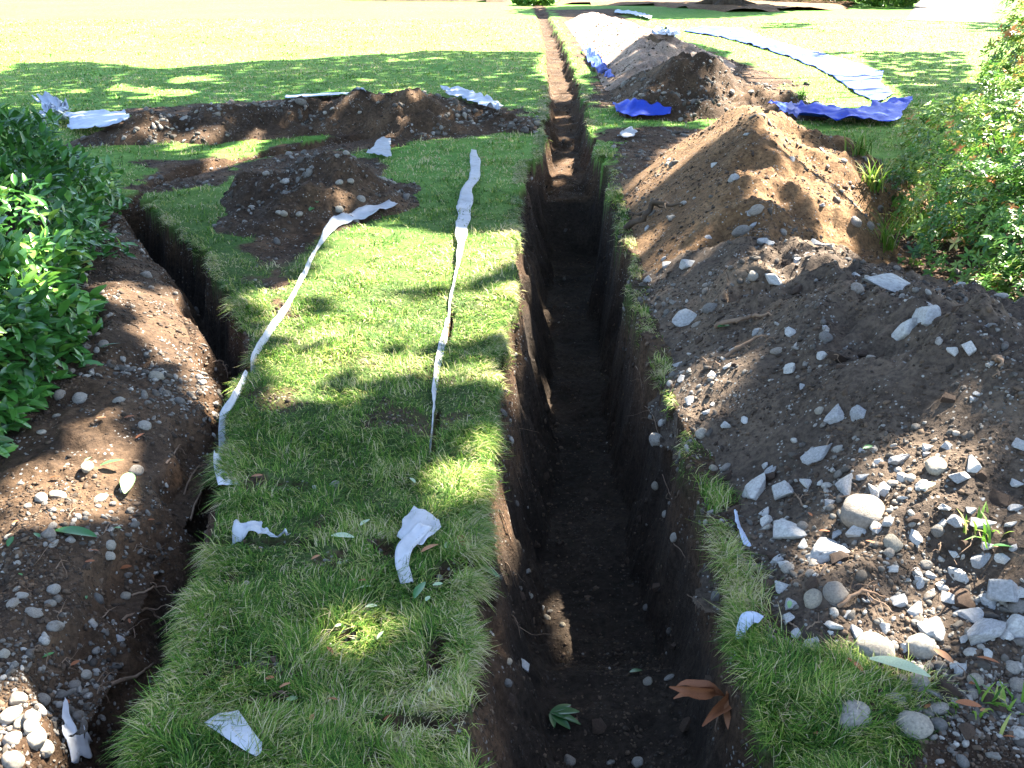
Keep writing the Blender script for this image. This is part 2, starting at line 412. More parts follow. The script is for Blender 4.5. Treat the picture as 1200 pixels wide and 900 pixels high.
M['sheet'] = cloth('pale_plastic_sheet', (.50, .56, .68), .25, .6)
M['blue'] = cloth('blue_tarpaulin', (.028, .065, .45), .12, .55)
M['lightblue'] = cloth('sun_bleached_blue_tarpaulin', (.035, .07, .36), .12, .62)
M['drive'] = rockmat('pale_pinkish_concrete', [(0, (.20, .155, .135)), (1, (.25, .20, .175))], .1)

# ------------------------------------------------------------------ ground and mounds
gm = mesh('ground', np.stack([X, Y, Z0], -1), gridfaces(*X.shape), M['ground'], True, {'dirt': DIRT, 'shade_mask': sstep(-.16, -.34, Z0+fbm(X, Y, .3, 3, 131)*.16)*(Y < 8.7)+((QT > .6) & (X < -.3) & (Y < 6.9))*1.0, 'near': sstep(9, 4, Y)})
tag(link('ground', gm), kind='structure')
def mound(key, name, mat, **kw):
    m, zz = MOUNDS[key]
    cell = (zz[:-1, :-1] > -5) & (zz[1:, :-1] > -5) & (zz[:-1, 1:] > -5) & (zz[1:, 1:] > -5)
    nr = gridfaces(*X.shape)[cell.ravel()]
    used = np.unique(nr); mp = np.full(X.size, -1); mp[used] = np.arange(len(used))
    V = np.stack([X, Y, zz], -1).reshape(-1, 3)[used]
    c = V.mean(0); c[2] = 0
    me = mesh(name, V-c, mp[nr], mat)
    return tag(link(name, me, loc=c), **kw)
mound('m1', 'soil_heap', M['soil_grey'], label='large grey brown rubble heap nearest the camera on the right of the trench', cat='soil heap')
mound('m2', 'soil_heap', M['soil_tan'], label='peaked tan soil heap with bare sunlit slope beside the blue tarpaulin', cat='soil heap')
mound('m3', 'soil_heap', M['soil_dark'], label='dark stony soil heap behind the peaked tan heap', cat='soil heap')
mound('m4', 'sand_heap', M['sand'], label='pale pinkish sand heap at the far end of the trench', cat='sand heap')
mound('m5', 'soil_heap', M['soil_dark'], label='long low dark soil ridge lying across the lawn', cat='soil heap')
mound('m6', 'soil_heap', M['soil_dark'], label='small pebbly soil heap between the two trenches', cat='soil heap')
mound('m7', 'soil_bank', M['soil_dark'], label='pebbly brown soil bank between the laurel hedge and narrow trench', cat='soil bank')

# ------------------------------------------------------------------ sun, sky, camera
EL = R(50); AZ = np.array([.72, .69]); AZ = AZ/np.linalg.norm(AZ)
SUN = np.array([AZ[0]*math.cos(EL), AZ[1]*math.cos(EL), math.sin(EL)])
def to0(P):  # slide points down the sunbeam to height 0
    return P[:, :2]-SUN[:2]/SUN[2]*P[:, 2:3]
w = bpy.data.worlds.new('World'); scene.world = w; w.use_nodes = True
nt = w.node_tree; bg = nt.nodes['Background']; sk = nt.nodes.new('ShaderNodeTexSky'); sk.sky_type = 'NISHITA'; sk.sun_disc = False
sk.sun_elevation = EL; sk.sun_rotation = math.atan2(AZ[0], AZ[1]); nt.links.new(sk.outputs[0], bg.inputs[0]); bg.inputs[1].default_value = .064
ld = bpy.data.lights.new('sun', 'SUN'); ld.energy = 5.0; ld.angle = R(.53); ld.color = (1, .93, .80)
lo = bpy.data.objects.new('sun', ld); COL.objects.link(lo); lo.rotation_euler = Vector(SUN).to_track_quat('Z', 'Y').to_euler(); lo.location = (20, 15, 25)
cd = bpy.data.cameras.new('camera'); co = bpy.data.objects.new('camera', cd); COL.objects.link(co); scene.camera = co
co.location = (0, 0, CAMH); co.rotation_euler = (math.pi/2-PIT, 0, 0); cd.sensor_width = 36; cd.lens = FPX/1200*36; cd.clip_end = 1000; cd.clip_start = .05
scene.view_settings.view_transform = 'Standard'; scene.view_settings.look = 'None'; scene.view_settings.exposure = 3.6; scene.view_settings.gamma = 1
scene.cycles.max_bounces = 6; scene.cycles.diffuse_bounces = 3; scene.cycles.transmission_bounces = 4; scene.cycles.sample_clamp_indirect = 4
scene.cycles.use_denoising = True

# ------------------------------------------------------------------ tubes
def tube(path, radii, sides=7):
    P = np.asarray(path, float); n = len(P); r = np.interp(np.linspace(0, 1, n), np.linspace(0, 1, len(radii)), radii)
    T = np.gradient(P, axis=0); T = unit(T); up = np.array([.13, .2, .97]); V = []
    for i in range(n):
        a = np.cross(T[i], up); 
        if np.linalg.norm(a) < .1: a = np.cross(T[i], [1, 0, 0])
        a = a/np.linalg.norm(a); b = np.cross(T[i], a)
        for k in range(sides):
            th = 2*math.pi*k/sides; V.append(P[i]+r[i]*(a*math.cos(th)+b*math.sin(th)))
    Fc = []
    for i in range(n-1):
        for k in range(sides): Fc.append((i*sides+k, i*sides+(k+1) % sides, (i+1)*sides+(k+1) % sides, (i+1)*sides+k))
    return np.array(V), np.array(Fc)
def join(parts):
    V, Fc, o = [], [], 0
    for v_, f_ in parts: V.append(v_); Fc.append(f_+o); o += len(v_)
    return np.concatenate(V), np.concatenate(Fc)
def curvy(a, b, n, amp, seed):
    r_ = np.random.default_rng(seed); t = np.linspace(0, 1, n)[:, None]
    P = np.array(a)*(1-t)+np.array(b)*t
    off = np.zeros((n, 3)); 
    for k in range(1, 4): off += np.sin(t*math.pi*k)*r_.normal(0, amp/k, 3)
    return P+off

# leaf templates: x along length 0..1, y width, z up
def leaf_template(nl=4, wid=.36, fold=.12, curl=.12, tipw=0.0):
    V = []; 
    for i in range(nl+1):
        t = i/nl; w_ = wid*.5*(math.sin(math.pi*min(1, t*.94+.04))**.75); zc = -curl*t*t
        V += [(t, -w_, zc+fold*w_/wid), (t, 0, zc), (t, w_, zc+fold*w_/wid)]
    Fc = []
    for i in range(nl):
        a = i*3; Fc += [(a, a+3, a+4, a+1), (a+1, a+4, a+5, a+2)]
    return np.array(V), np.array(Fc)

# ------------------------------------------------------------------ unseen trees, crowns shaped to throw the dappled shade
LIT = [  # sunlit patches seen in the photograph
 [(362,312),(400,268),(460,256),(545,280),(612,288),(618,340),(540,346),(440,336),(352,346)],
 [(348,368),(440,348),(540,356),(614,352),(622,415),(530,404),(430,398),(335,404)],
 [(318,424),(395,408),(510,418),(505,436),(400,440),(320,456)],
 [(515,416),(566,424),(572,450),(525,440)],
 [(300,470),(380,458),(470,462),(465,472),(380,474),(300,486)],
 [(540,520),(572,506),(576,552),(546,545)],
 [(518,556),(558,552),(552,585),(522,590)],
 [(592,395),(606,420),(612,470),(598,470)],
 [(582,590),(596,596),(598,640),(586,634)],
 [(400,742),(450,744),(446,764),(404,764)],
 [(112,492),(150,535),(145,600),(20,616),(28,560),(85,535)],
 [(176,335),(200,338),(256,455),(246,486),(222,466),(185,400)],
 [(118,326),(168,334),(170,356),(122,350)],
 [(185,375),(215,400),(235,450),(205,430)],
 [(-20,815),(52,838),(60,900),(-20,920)],
 [(378,222),(412,224),(405,240),(380,238)],
 [(150,148),(186,146),(182,164),(152,164)],
 [(240,178),(305,160),(300,186),(250,200)],
 [(200,166),(260,160),(255,170),(205,176)],
 [(350,372),(362,340),(345,330),(300,345),(300,362)],
 [(842,118),(870,112),(945,160),(1012,205),(1020,255),(978,282),(935,240),(905,195),(868,150)],
 [(735,225),(800,165),(852,128),(862,146),(800,190),(742,240)],
 [(878,200),(915,215),(930,250),(890,240)],
 [(930,282),(1000,280),(1005,306),(935,306)],
 [(880,296),(930,296),(930,312),(880,312)],
 [(760,300),(800,285),(830,300),(790,318)],
 [(788,456),(826,448),(832,478),(800,492)],
 [(1028,545),(1108,518),(1135,585),(1190,640),(1180,668),(1060,640),(1015,640)],
 [(945,622),(1002,624),(1004,668),(950,664)],
 [(1000,738),(1078,706),(1095,758),(1085,770),(998,772)],
 [(840,88),(905,96),(925,112),(880,118),(850,104)],
 [(644,190),(672,186),(676,204),(648,206)],
 [(960,20),(1130,20),(1130,60),(940,60)],
 [(880,80),(1000,62),(1060,120),(900,116)],
 [(140,100),(230,108),(210,112),(130,106)],
 [(200,92),(255,88),(250,94),(205,98)],
]
LITW = [([(2.9, 5.7), (3.4, 5.1), (4.4, 5.0), (5.8, 6.5), (6.8, 9.5), (4.6, 9.2), (3.4, 7.4)], 1.0), ([(2.5, 4.6), (2.9, 4.4), (3.2, 4.9), (2.7, 5.1)], .6)]
LITZ = [([(15,370),(60,380),(62,430),(20,425)], .5), ([(20,150),(110,190),(115,235),(30,215)], .75)]
litp = []
for pl in LIT:
    P = pick([p[0] for p in pl], [p[1] for p in pl]); litp.append(to0(P))
for pl, z in LITZ:
    q = GP(pl, z); litp.append(to0(np.column_stack([q, np.full(len(q), z)])))
for pl, z in LITW:
    litp.append(to0(np.column_stack([np.array(pl), np.full(len(pl), z)])))
top = GP([(-500,98),(-100,95),(0,92),(18,74),(100,72),(200,80),(340,70),(420,66),(500,58),(636,62),(640,94),(690,98),(700,80),(745,76),(790,48),(860,66),(900,92),(990,112),(1050,102),(1110,96),(1220,104)])
D1 = np.vstack([top, [[8.0, 9.0], [7.5, 4], [7.0, -1.5], [-7, -1.5], [-9, 6]]])
DOM = [(D1, .074, .185, (6.5, 11.0)), (D1, .046, .115, (6.5, 11.0)), (GP([(940,64),(1000,60),(1125,62),(1135,92),(1050,98),(1000,92)]), .17, .30, (5, 8)),
       (GP([(900,27),(1000,26),(1230,29),(1230,37),(1000,34),(900,33)]), .3, .5, (6, 10))]
lt_v, lt_f = leaf_template(2, .75, .15, .15); lt_v = lt_v-np.array([.5, 0, 0])
canopy = []
for di, (P, cell, size, (z0, z1)) in enumerate(DOM):
    gx, gy = np.meshgrid(np.arange(P[:, 0].min(), P[:, 0].max(), cell), np.arange(P[:, 1].min(), P[:, 1].max(), cell))
    gx = (gx+rng.uniform(-.6, .6, gx.shape)*cell).ravel(); gy = (gy+rng.uniform(-.6, .6, gy.shape)*cell).ravel()
    keep = sdpoly(gx, gy, P)+fbm(gx, gy, 1.2, 3, 5)*.5 < 0
    if di == 0: keep &= gy > 3.2
    if di == 1: keep &= gy <= 3.25
    gx = gx[keep]; gy = gy[keep]; keep = np.ones(gx.shape, bool)
    for q in litp:
        nr_ = q[:, 1].mean() < 3.0; keep &= ~(sdpoly(gx, gy, q)+fbm(gx, gy, .25, 2, 9)*(.05 if nr_ else .16) < size*(.50 if nr_ else .28))
    keep &= (fbm(gx, gy, .55, 3, 93) < .50) & (rng.random(gx.shape) > .34*sstep(8.5, 10.5, gy))
    gx = gx[keep]; gy = gy[keep]
    z = z0+(z1-z0)*np.clip(.5+fbm(gx, gy, 2.5, 3, 17)+rng.normal(0, .12, len(gx)), 0, 1)
    pos = np.stack([gx+SUN[0]/SUN[2]*z, gy+SUN[1]/SUN[2]*z, z], -1)
    nn = unit(SUN[None]+rng.normal(0, .42, pos.shape))
    canopy.append((pos, frames(nn, rng.uniform(0, 6.28, len(pos)), size*1.15, size*1.15, size)))
pos = np.concatenate([c[0] for c in canopy]); mats = np.concatenate([c[1] for c in canopy])
TR = [((10.6, 9.0), 'broad leaved tree right of the frame shading the near trench and rubble heap'),
      ((14.5, 18.0), 'broad leaved tree right of the frame shading the middle lawn beyond the shrub'),
      ((-3.2, 27.0), None), ((24.0, 33.0), 'broad leaved tree far off to the right shading a thin band of lawn')]
TR = [t for t in TR if t[1]]
own = np.argmin(np.stack([np.hypot(pos[:, 0]-t[0][0]+3.5, pos[:, 1]-t[0][1]) for t in TR]), 0)
for i, ((tx, ty), lab) in enumerate(TR):
    sel = np.where(own == i)[0]
    root = empty('shade_tree', (tx, ty, 0), label=lab, cat='tree')
    c = pos[sel]; off = np.array([tx, ty, 0])
    V, Fc = scatter(lt_v, lt_f, c-off, mats[sel])
    link('crown', mesh('crown', V, Fc, M['canopy'], True, {'tint': np.repeat(rng.random(len(sel)), len(lt_v))}), root)
    parts = [tube(curvy((0, 0, -.2), (-.2, 0, 6.6), 10, .12, i), [.26, .19, .15], 10)]
    for k in range(7):
        e = c[rng.integers(len(c))]-off
        parts.append(tube(curvy((-.1, 0, 4.6+.3*k), e, 12, .25, 40+i*9+k), [.07, .035, .012], 6))
    link('trunk', mesh('trunk', *join(parts), M['bark']), root)

# ------------------------------------------------------------------ grass
def grass():
    n = 620000
    s_ = np.exp(rng.uniform(math.log(1.1), math.log(30), n)); t_ = rng.uniform(-.78, .78, n)
    x = s_*t_; y = s_
    d = look(DIRT, x, y); c = look(COVER, x, y)
    patch = fbm(x, y, .18, 3, 83)
    keep = (rng.random(n) > d*1.02) & (c < .3) & (rng.random(n) < .75+patch*1.2)
    # sparse tufts on the right lip and on bare turf edges
    x = x[keep]; y = y[keep]
    m = 210000; ya = np.exp(rng.uniform(math.log(1.2), math.log(5), m)); xa = ya*rng.uniform(-.75, .75, m)
    k_ = (rng.random(m) > look(DIRT, xa, ya)*1.02) & (look(COVER, xa, ya) < .3) & (rng.random(m) < .8+fbm(xa, ya, .12, 3, 84)*1.3)
    x = np.concatenate([x, xa[k_]]); y = np.concatenate([y, ya[k_]])
    # fringes hanging over the lips
    def fringe(yy, ex, sgn, m):
        u = rng.uniform(0, 1, m); yv = np.exp(rng.uniform(math.log(1.3), math.log(14), m))
        xv = np.interp(yv, yy, ex)
        off = rng.normal(-.03, .035, m)
        return xv+sgn*off, yv, np.full(m, sgn)
    fx, fy, fs = [], [], []
    for yy, ex, sgn, m in ((mLy, mLx, 1, 30000), (mRy, mRx, -1, 12000), (lRy, lRx, -1, 22000)):
        a_, b_, c_ = fringe(yy, ex, sgn, m)
        if ex is lRx: k_ = b_ < 6.9; a_, b_, c_ = a_[k_], b_[k_], c_[k_]
        q = look(QT, a_, b_); k_ = (q < .12) & (fbm(a_, b_, .25, 3, 97) > (-.12 if sgn > 0 or ex is lRx else .02)) & (look(COVER, a_, b_) < .5)
        fx.append(a_[k_]); fy.append(b_[k_]); fs.append(c_[k_])
    # sparse grass strip between main trench and the rubble heap, weeds at shrub foot
    m = 26000; yv = np.exp(rng.uniform(math.log(1.5), math.log(9), m)); xv = np.interp(yv, mRy, mRx)+np.abs(rng.normal(0, .05, m))
    k_ = (fbm(xv, yv, .2, 3, 98)+np.where((yv > 2.0) & (yv < 4), -.12, 0) > .02) & (rng.random(m) < .4) & (look(QT, xv, yv) < .1) & (look(COVER, xv, yv) < .3)
    fx.append(xv[k_]); fy.append(yv[k_]); fs.append(np.zeros(k_.sum()))
    nf = sum(len(a) for a in fx)
    x = np.concatenate([x]+fx); y = np.concatenate([y]+fy)
    hang = np.concatenate([np.zeros(len(x)-nf)]+fs); isf = np.concatenate([np.zeros(len(x)-nf), np.ones(nf)])
    n = len(x); z = surf(x, y)-.004
    ang = fbm(x, y, .35, 3, 87)*9+rng.normal(0, .9, n)
    L = (.022+.024*rng.random(n))*(1+.9*np.clip(fbm(x, y, .16, 3, 88), -.5, .6))*np.where(y < 3.3, 1.3, 1.0)
    L = L*np.where(isf > 0, 1.15, 1)
    lean = np.clip(rng.normal(1.1, .40, n), .1, 1.9)
    hx = np.cos(ang); hy = np.sin(ang)
    hx = np.where(hang != 0, hang*(.6+.5*rng.random(n)), hx); hy = np.where(hang != 0, rng.normal(0, .6, n), hy)
    lean = np.where(hang != 0, 1.15+.5*rng.random(n), lean)
    w_ = np.maximum(.0024, .00085*y)*(.7+.6*rng.random(n))
    sx, sy = -hy, hx; nrmv = np.hypot(sx, sy); sx = sx/nrmv; sy = sy/nrmv
    base = np.stack([x, y, z], -1); S = np.stack([sx, sy, np.zeros(n)], -1)*w_[:, None]*.5
    def pt(f, bend): 
        a_ = lean*bend
        return base+np.stack([hx*np.sin(a_), hy*np.sin(a_), np.cos(a_)], -1)*(L*f)[:, None]
    m1_ = pt(.5, .55); tp = pt(1.0, 1.0)
    V = np.stack([base-S, base+S, m1_+S*.85, m1_-S*.85, tp+S*.15, tp-S*.15], 1)
    i = (np.arange(n)*6)[:, None]
    Fc = np.concatenate([i+np.array([[0, 1, 2, 3]]), i+np.array([[3, 2, 4, 5]])], 1).reshape(-1, 4)
    yel = fbm(x, y, .8, 3, 101)*.45+fbm(x, y, .12, 2, 103)*.35
    tint = np.clip(rng.normal(.45, .25, n)+yel+isf*.12+np.where(rng.random(n) < .12, .5, 0)+np.clip((y-8)/20, 0, .12), 0, 1)
    tag(link('grass', mesh('grass', V, Fc, M['grass'], True, {'tint': np.repeat(tint, 6)})), label='short green lawn grass with straw coloured blades', cat='grass', kind='stuff')
grass()

# ------------------------------------------------------------------ stones
def ico(sub):
    bm = bmesh.new(); bmesh.ops.create_icosphere(bm, subdivisions=sub, radius=1)
    V = np.array([v_.co[:] for v_ in bm.verts]); Fc = np.array([[v_.index for v_ in f.verts] for f in bm.faces]); bm.free(); return V, Fc
I1, I1f = ico(1); I2, I2f = ico(2); I4, I4f = ico(4)
def rock_shape(seed, angular, V0=I4):
    r_ = np.random.default_rng(seed); V = V0.copy()
    if angular:
        for k in range(13):
            nn = unit(r_.normal(0, 1, 3)); d_ = r_.uniform(.34, .66)
            e = V@nn-d_; V = V-np.maximum(e, 0)[:, None]*nn*.97
    else:
        for k in range(4):
            nn = unit(r_.normal(0, 1, 3)); e = V@nn-r_.uniform(.65, .85); V = V-np.maximum(e, 0)[:, None]*nn*.55
    o = r_.uniform(0, 50, 3)
    for i, v_ in enumerate(V):
        q = Vector(v_*(1.3)+o); nz_ = mnoise.noise(q)*(.05 if angular else .10)+mnoise.noise(q*3.1)*(.05 if angular else .025)+mnoise.noise(q*9)*(.02 if angular else .004)
        V[i] = v_*(1+nz_)
    return V/np.abs(V).max(0)
ROCKS = {}
for kind, mat, ang, n in (('pale', 'pale', True, 9), ('cobble', 'cobble', False, 8), ('cream', 'cream', False, 5), ('clod', 'clod', True, 4)):
    ROCKS[kind] = [mesh('stone' if kind != 'clod' else 'soil_clod', rock_shape(hash((kind == 'pale', kind == 'cobble', kind == 'cream', i)) % 9999+i, ang), I4f, M[mat]) for i in range(n)]
def put_stone(P, size, kind, lab, group=None, flat=.6, w=None, seed=None):
    r_ = np.random.default_rng(seed if seed is not None else int(abs(P[0]*7919+P[1]*104729)*10) % 100000)
    me = ROCKS[kind][r_.integers(len(ROCKS[kind]))]
    o = link('soil_clod' if kind == 'clod' else ('broken_rock' if kind == 'pale' else 'pebble' if size < .05 else 'cobble'), me)
    n_ = Vector(normal(np.array([P[0]]), np.array([P[1]]), .04)[0]); n_.z += .3; n_.normalize()
    q = n_.to_track_quat('Z', 'Y')@Matrix.Rotation(r_.uniform(0, 6.28), 3, 'Z').to_quaternion()@Matrix.Rotation(r_.normal(0, .3), 3, 'X').to_quaternion()
    o.rotation_mode = 'QUATERNION'; o.rotation_quaternion = q
    hs = size*.5; hw = hs if w is None else w*.5
    o.scale = (hs, hw, min(hs, hw)*flat if w is None else min(hs, hw)*.75)
    o.location = (P[0], P[1], P[2]+min(hs, hw)*flat*.24)
    return tag(o, lab, 'stone' if kind != 'clod' else 'clod', group)
ST = [  # px, py, width px, height px, kind, label
 (1064,380,44,32,'pale','pale angular rock with a flat face high on the rubble heap'),
 (1086,366,42,34,'pale','tan sided angular rock just right of the flat faced pale rock'),
 (1040,332,64,22,'pale','long pale flat rock on the crest of the rubble heap by the shrub'),
 (1004,337,20,15,'cobble','small grey stone left of the long flat crest rock'),
 (803,370,32,24,'pale','pale lump of rock near the trench below the burrow hole'),
 (806,306,26,16,'pale','pale stone on the tan slope above the burrow hole'),
 (906,325,32,14,'pale','flat pale stone at the upper rim of the burrow hole'),
 (882,322,14,12,'cream','cream pebble at the left rim of the burrow hole'),
 (925,430,22,16,'pale','lone small white rock in the middle of the rubble heap'),
 (980,483,26,30,'pale','upright pointed pale rock in the middle of the rubble heap'),
 (1006,480,26,20,'pale','squat pale rock right of the upright pointed rock'),
 (960,528,46,18,'pale','flat bluish slab below the upright pointed rock'),
 (883,568,42,40,'pale','broad white triangular rock near the trench side of the heap'),
 (918,570,36,28,'pale','pale wedge of rock right of the broad triangular rock'),
 (900,551,18,18,'pale','small pale chip above the triangular rock'),
 (990,566,40,22,'pale','half buried whitish rock above the big rounded tan boulder'),
 (1010,593,52,44,'cobble','big rounded tan boulder in the sun patch on the heap'),
 (1096,544,30,22,'cream','cream stone at the top of the sun patch on the heap'),
 (1110,520,14,16,'pale','small pointed pale stone above the sun patch'),
 (822,506,16,13,'cream','cream pebble at the trench edge beside the sunny lip'),
 (836,547,11,10,'cream','round cream pebble near the trench, left of its darker neighbour'),
 (850,556,24,20,'clod','dark clod near the trench beside the round cream pebbles'),
 (850,547,15,9,'cobble','flat grey pebble resting against the dark clod by the trench'),
 (1116,411,14,11,'pale','small white stone right of the crest rocks'),
 (872,491,15,9,'pale','flat white chip between the trench and the upright pointed rock'),
 (921,616,38,42,'pale','tall white rock leaning in the shade at the lower heap'),
 (940,615,16,14,'cobble','brown round stone against the tall white rock'),
 (966,642,66,44,'pale','large pale rock caked with soil at the foot of the heap'),
 (952,699,30,19,'cream','bean shaped cream pebble below the large soil caked rock'),
 (979,690,28,30,'cobble','grey tan cobble right of the bean shaped pebble'),
 (953,681,22,16,'clod','reddish brown clod above the bean shaped pebble'),
 (949,671,14,9,'cobble','thin pale pebble above the reddish brown clod'),
 (1046,634,24,18,'cream','cream cobble on the lower right of the tan boulder'),
 (1042,646,15,13,'cobble','small cobble just below the cream cobble in the sun'),
 (1073,668,16,16,'pale','leftmost of the white chips in the middle of the rubble'),
 (1085,661,14,14,'cobble','topmost round pebble of the little white cluster'),
 (1089,673,15,11,'pale','rightmost pebble of the little white cluster'),
 (1077,679,16,15,'pale','lowest pebble of the little white cluster'),
 (1177,685,48,42,'pale','large block of pale rock at the right edge of the photo'),
 (1125,697,50,32,'clod','big brown clod of earth with a sunlit top'),
 (1136,719,48,16,'pale','narrow pale slab lying above the long grey slab'),
 (1148,738,70,28,'pale','long grey slab with a dark stain on the rubble'),
 (1190,732,34,32,'pale','pale rock right of the long grey slab'),
 (1087,733,38,36,'pale','bright white broken rock left of the long grey slab'),
 (1078,751,30,36,'cream','cream pointed rock below the bright white broken rock'),
 (1024,753,48,40,'cream','flat tan rock in the sun patch beside the grass'),
 (1058,757,10,12,'pale','tiny pale pebble between the flat tan rock and the cream rock'),
 (1072,713,24,16,'pale','pale stone above the bright white broken rock'),
 (1070,843,42,40,'cream','round whitish cobble lying on the grass edge'),
 (1000,834,44,36,'cobble','two tone dark and pale cobble lying in the grass'),
 (1036,873,18,17,'cobble','small pinkish grey pebble in the grass below the two cobbles'),
 (1076,796,28,24,'cobble','round grey cobble above the round whitish cobble'),
 (1055,795,18,17,'cobble','white streaked pebble beside the round grey cobble'),
 (1050,817,24,14,'cream','tan pebble under the pale fallen leaf'),
 (1100,828,28,17,'cobble','grey blue pebble right of the round whitish cobble'),
 (1115,805,34,30,'clod','round dark clod among the lower right pebbles'),
 (1158,817,48,34,'clod','largest dark clod among the lower right pebbles'),
 (1100,847,22,18,'cobble','brown pebble below the grey blue pebble'),
 (1127,781,22,15,'pale','pale pebble above the round dark clod'),
 (1143,794,18,17,'cream','cream pebble between the two dark clods'),
 (1141,812,15,14,'cobble','small bluish pebble left of the largest dark clod'),
 (1192,800,20,16,'cobble','grey pebble at the right edge below the slabs'),
 (1186,780,18,16,'cobble','round brown pebble at the right edge below the slabs'),
 (1135,856,26,22,'clod','dark clod near the gravel corner with a red leaf on it'),
 (1128,889,14,20,'cobble','slim grey pebble in the bottom right gravel'),
 (901,738,15,11,'cobble','grey pebble at the edge of the grass near the plastic strip'),
 (885,664,13,9,'cream','white pebble near the trench beside the thin strip'),
 (1098,622,16,14,'cobble','grey pebble inside the sun patch right of the boulder'),
 (1150,612,30,16,'pale','half buried pale rock at the right side of the sun patch'),
 (1170,580,26,24,'clod','brown clod at the right side of the sun patch'),
 (1195,520,20,20,'pale','pale rock at the right edge high on the heap'),
 (910,410,16,10,'cobble','small dull stone above the lone white rock'),
 (960,480,12,10,'cream','cream pebble left of the upright pointed rock'),
 (886,245,20,14,'cobble','flat grey stone on the shaded face of the tan heap'),
 (860,207,16,12,'pale','white stone high on the shaded face of the tan heap'),
 (868,268,16,22,'cobble','brownish stone low on the face of the tan heap'),
 (893,282,22,11,'pale','pale flat stone low on the face of the tan heap'),
 (1003,258,16,12,'cobble','grey stone at the right foot of the tan heap'),
 (955,284,24,14,'pale','pale stone in the saddle right of the burrow hole'),
 (790,630,11,14,'cream','bright white pebble on the right wall of the main trench'),
 (614,777,20,14,'pale','light rock chip on the trench floor by the left wall'),
 (596,773,8,14,'cream','slim pebble on the left trench wall beside the light chip'),
 (595,799,10,12,'cobble','grey pebble on the left trench wall below the light chip'),
 (759,797,16,10,'cream','cream pebble on the trench floor near its step'),
 (784,793,14,7,'cobble','small flat pebble right of the cream one in the trench'),
 (667,890,18,12,'cobble','cobble in the sun on the trench floor at the bottom of the photo'),
 (747,891,13,15,'cobble','round pebble on the trench floor left of the brown leaves'),
 (659,731,8,7,'cream','tiny cream pebble in the middle of the trench floor'),
 (641,722,8,9,'cream','tiny pebble close to the left trench wall'),
 (622,698,7,7,'cream','small pebble on the sunlit left trench wall'),
 (757,712,9,8,'cobble','small grey pebble on the right side of the trench floor'),
 (767,570,8,12,'cream','pale pebble on the right trench wall beside the sparse grass'),
 (779,601,7,11,'cream','smaller pale pebble lower on the right trench wall'),
 (432,718,15,13,'cobble','grey pebble lying alone in the turf'),
 (288,684,13,10,'cream','cream pebble on the turf near the narrow trench'),
 (393,566,13,12,'cobble','pale pebble beside the bare patch in the turf'),
 (14,835,30,20,'cream','long cream cobble on the left of the bottom left heap of cobbles'),
 (38,838,22,19,'cobble','grey cobble at the top of the bottom left cobbles'),
 (38,851,24,18,'cream','cream cobble under the grey one in the bottom left'),
 (43,863,26,22,'cream','biggest cream cobble in the bottom left group'),
 (22,847,15,14,'cream','small tan cobble inside the bottom left group'),
 (54,875,22,19,'cream','nearly white cobble at the right of the bottom left group'),
 (15,864,24,18,'cobble','tan cobble at the left side of the bottom left group'),
 (16,888,28,22,'cream','lowest cream cobble in the bottom left corner'),
 (22,816,22,18,'cobble','brown tan cobble above the bottom left group'),
 (50,817,20,17,'cobble','dark ringed cobble above the bottom left group'),
 (57,623,20,16,'cobble','grey cobble left of the long green leaf on the bank'),
 (130,639,13,13,'cream','round white pebble on the bank near the green leaf'),
 (129,652,15,11,'cream','oval cream pebble just below the round white one'),
 (63,689,17,14,'cobble','greyish round pebble on the middle of the bank'),
 (115,700,15,14,'cobble','rounded grey pebble near the rim of the narrow trench'),
 (40,717,23,11,'cobble','long thin pebble lying on the lower bank'),
 (15,705,19,11,'cobble','flat pebble at the left edge of the lower bank'),
 (26,697,16,10,'cobble','grey oval pebble above the flat left edge pebble'),
 (101,789,15,14,'cream','white pebble low on the bank above the fabric scraps'),
 (140,748,14,11,'pale','bluish white chip on the side of the narrow trench'),
 (88,802,15,11,'cobble','blue grey pebble beside the white pebble low on the bank'),
 (5,765,14,12,'cream','cream pebble touching the left edge of the photo'),
 (94,465,17,16,'cobble','tan grey stone beside the laurel hedge on the bank'),
 (102,545,20,13,'cream','cream stone in the sun patch on the bank'),
 (68,579,22,15,'cream','sunlit cream cobble on the bank, right of its twin'),
 (48,581,20,12,'cream','sunlit flat cobble on the bank, left of its twin'),
 (119,582,22,11,'cream','flat cream cobble at the right of the sun patch on the bank'),
 (160,549,16,17,'cobble','pale grey pebble right of the sun patch on the bank'),
 (170,497,14,16,'cobble','grey pebble on the bank beside the sunlit rim'),
 (183,440,20,14,'cream','pale stone on the bank at the sunlit rim'),
 (140,468,16,9,'cream','white oval pebble high on the bank'),
]
pp = pick([q[0] for q in ST], [q[1] for q in ST]+np.array([q[3]*.25 for q in ST]))
for (px, py, w_, h_, k, lab), P in zip(ST, pp):
    dep = project(*P)[2]; sz = w_/FPX*dep; sh = h_/FPX*dep
    put_stone(P, max(sz, sh), k, lab, w=max(min(sz, sh)*1.15, max(sz, sh)*.5))
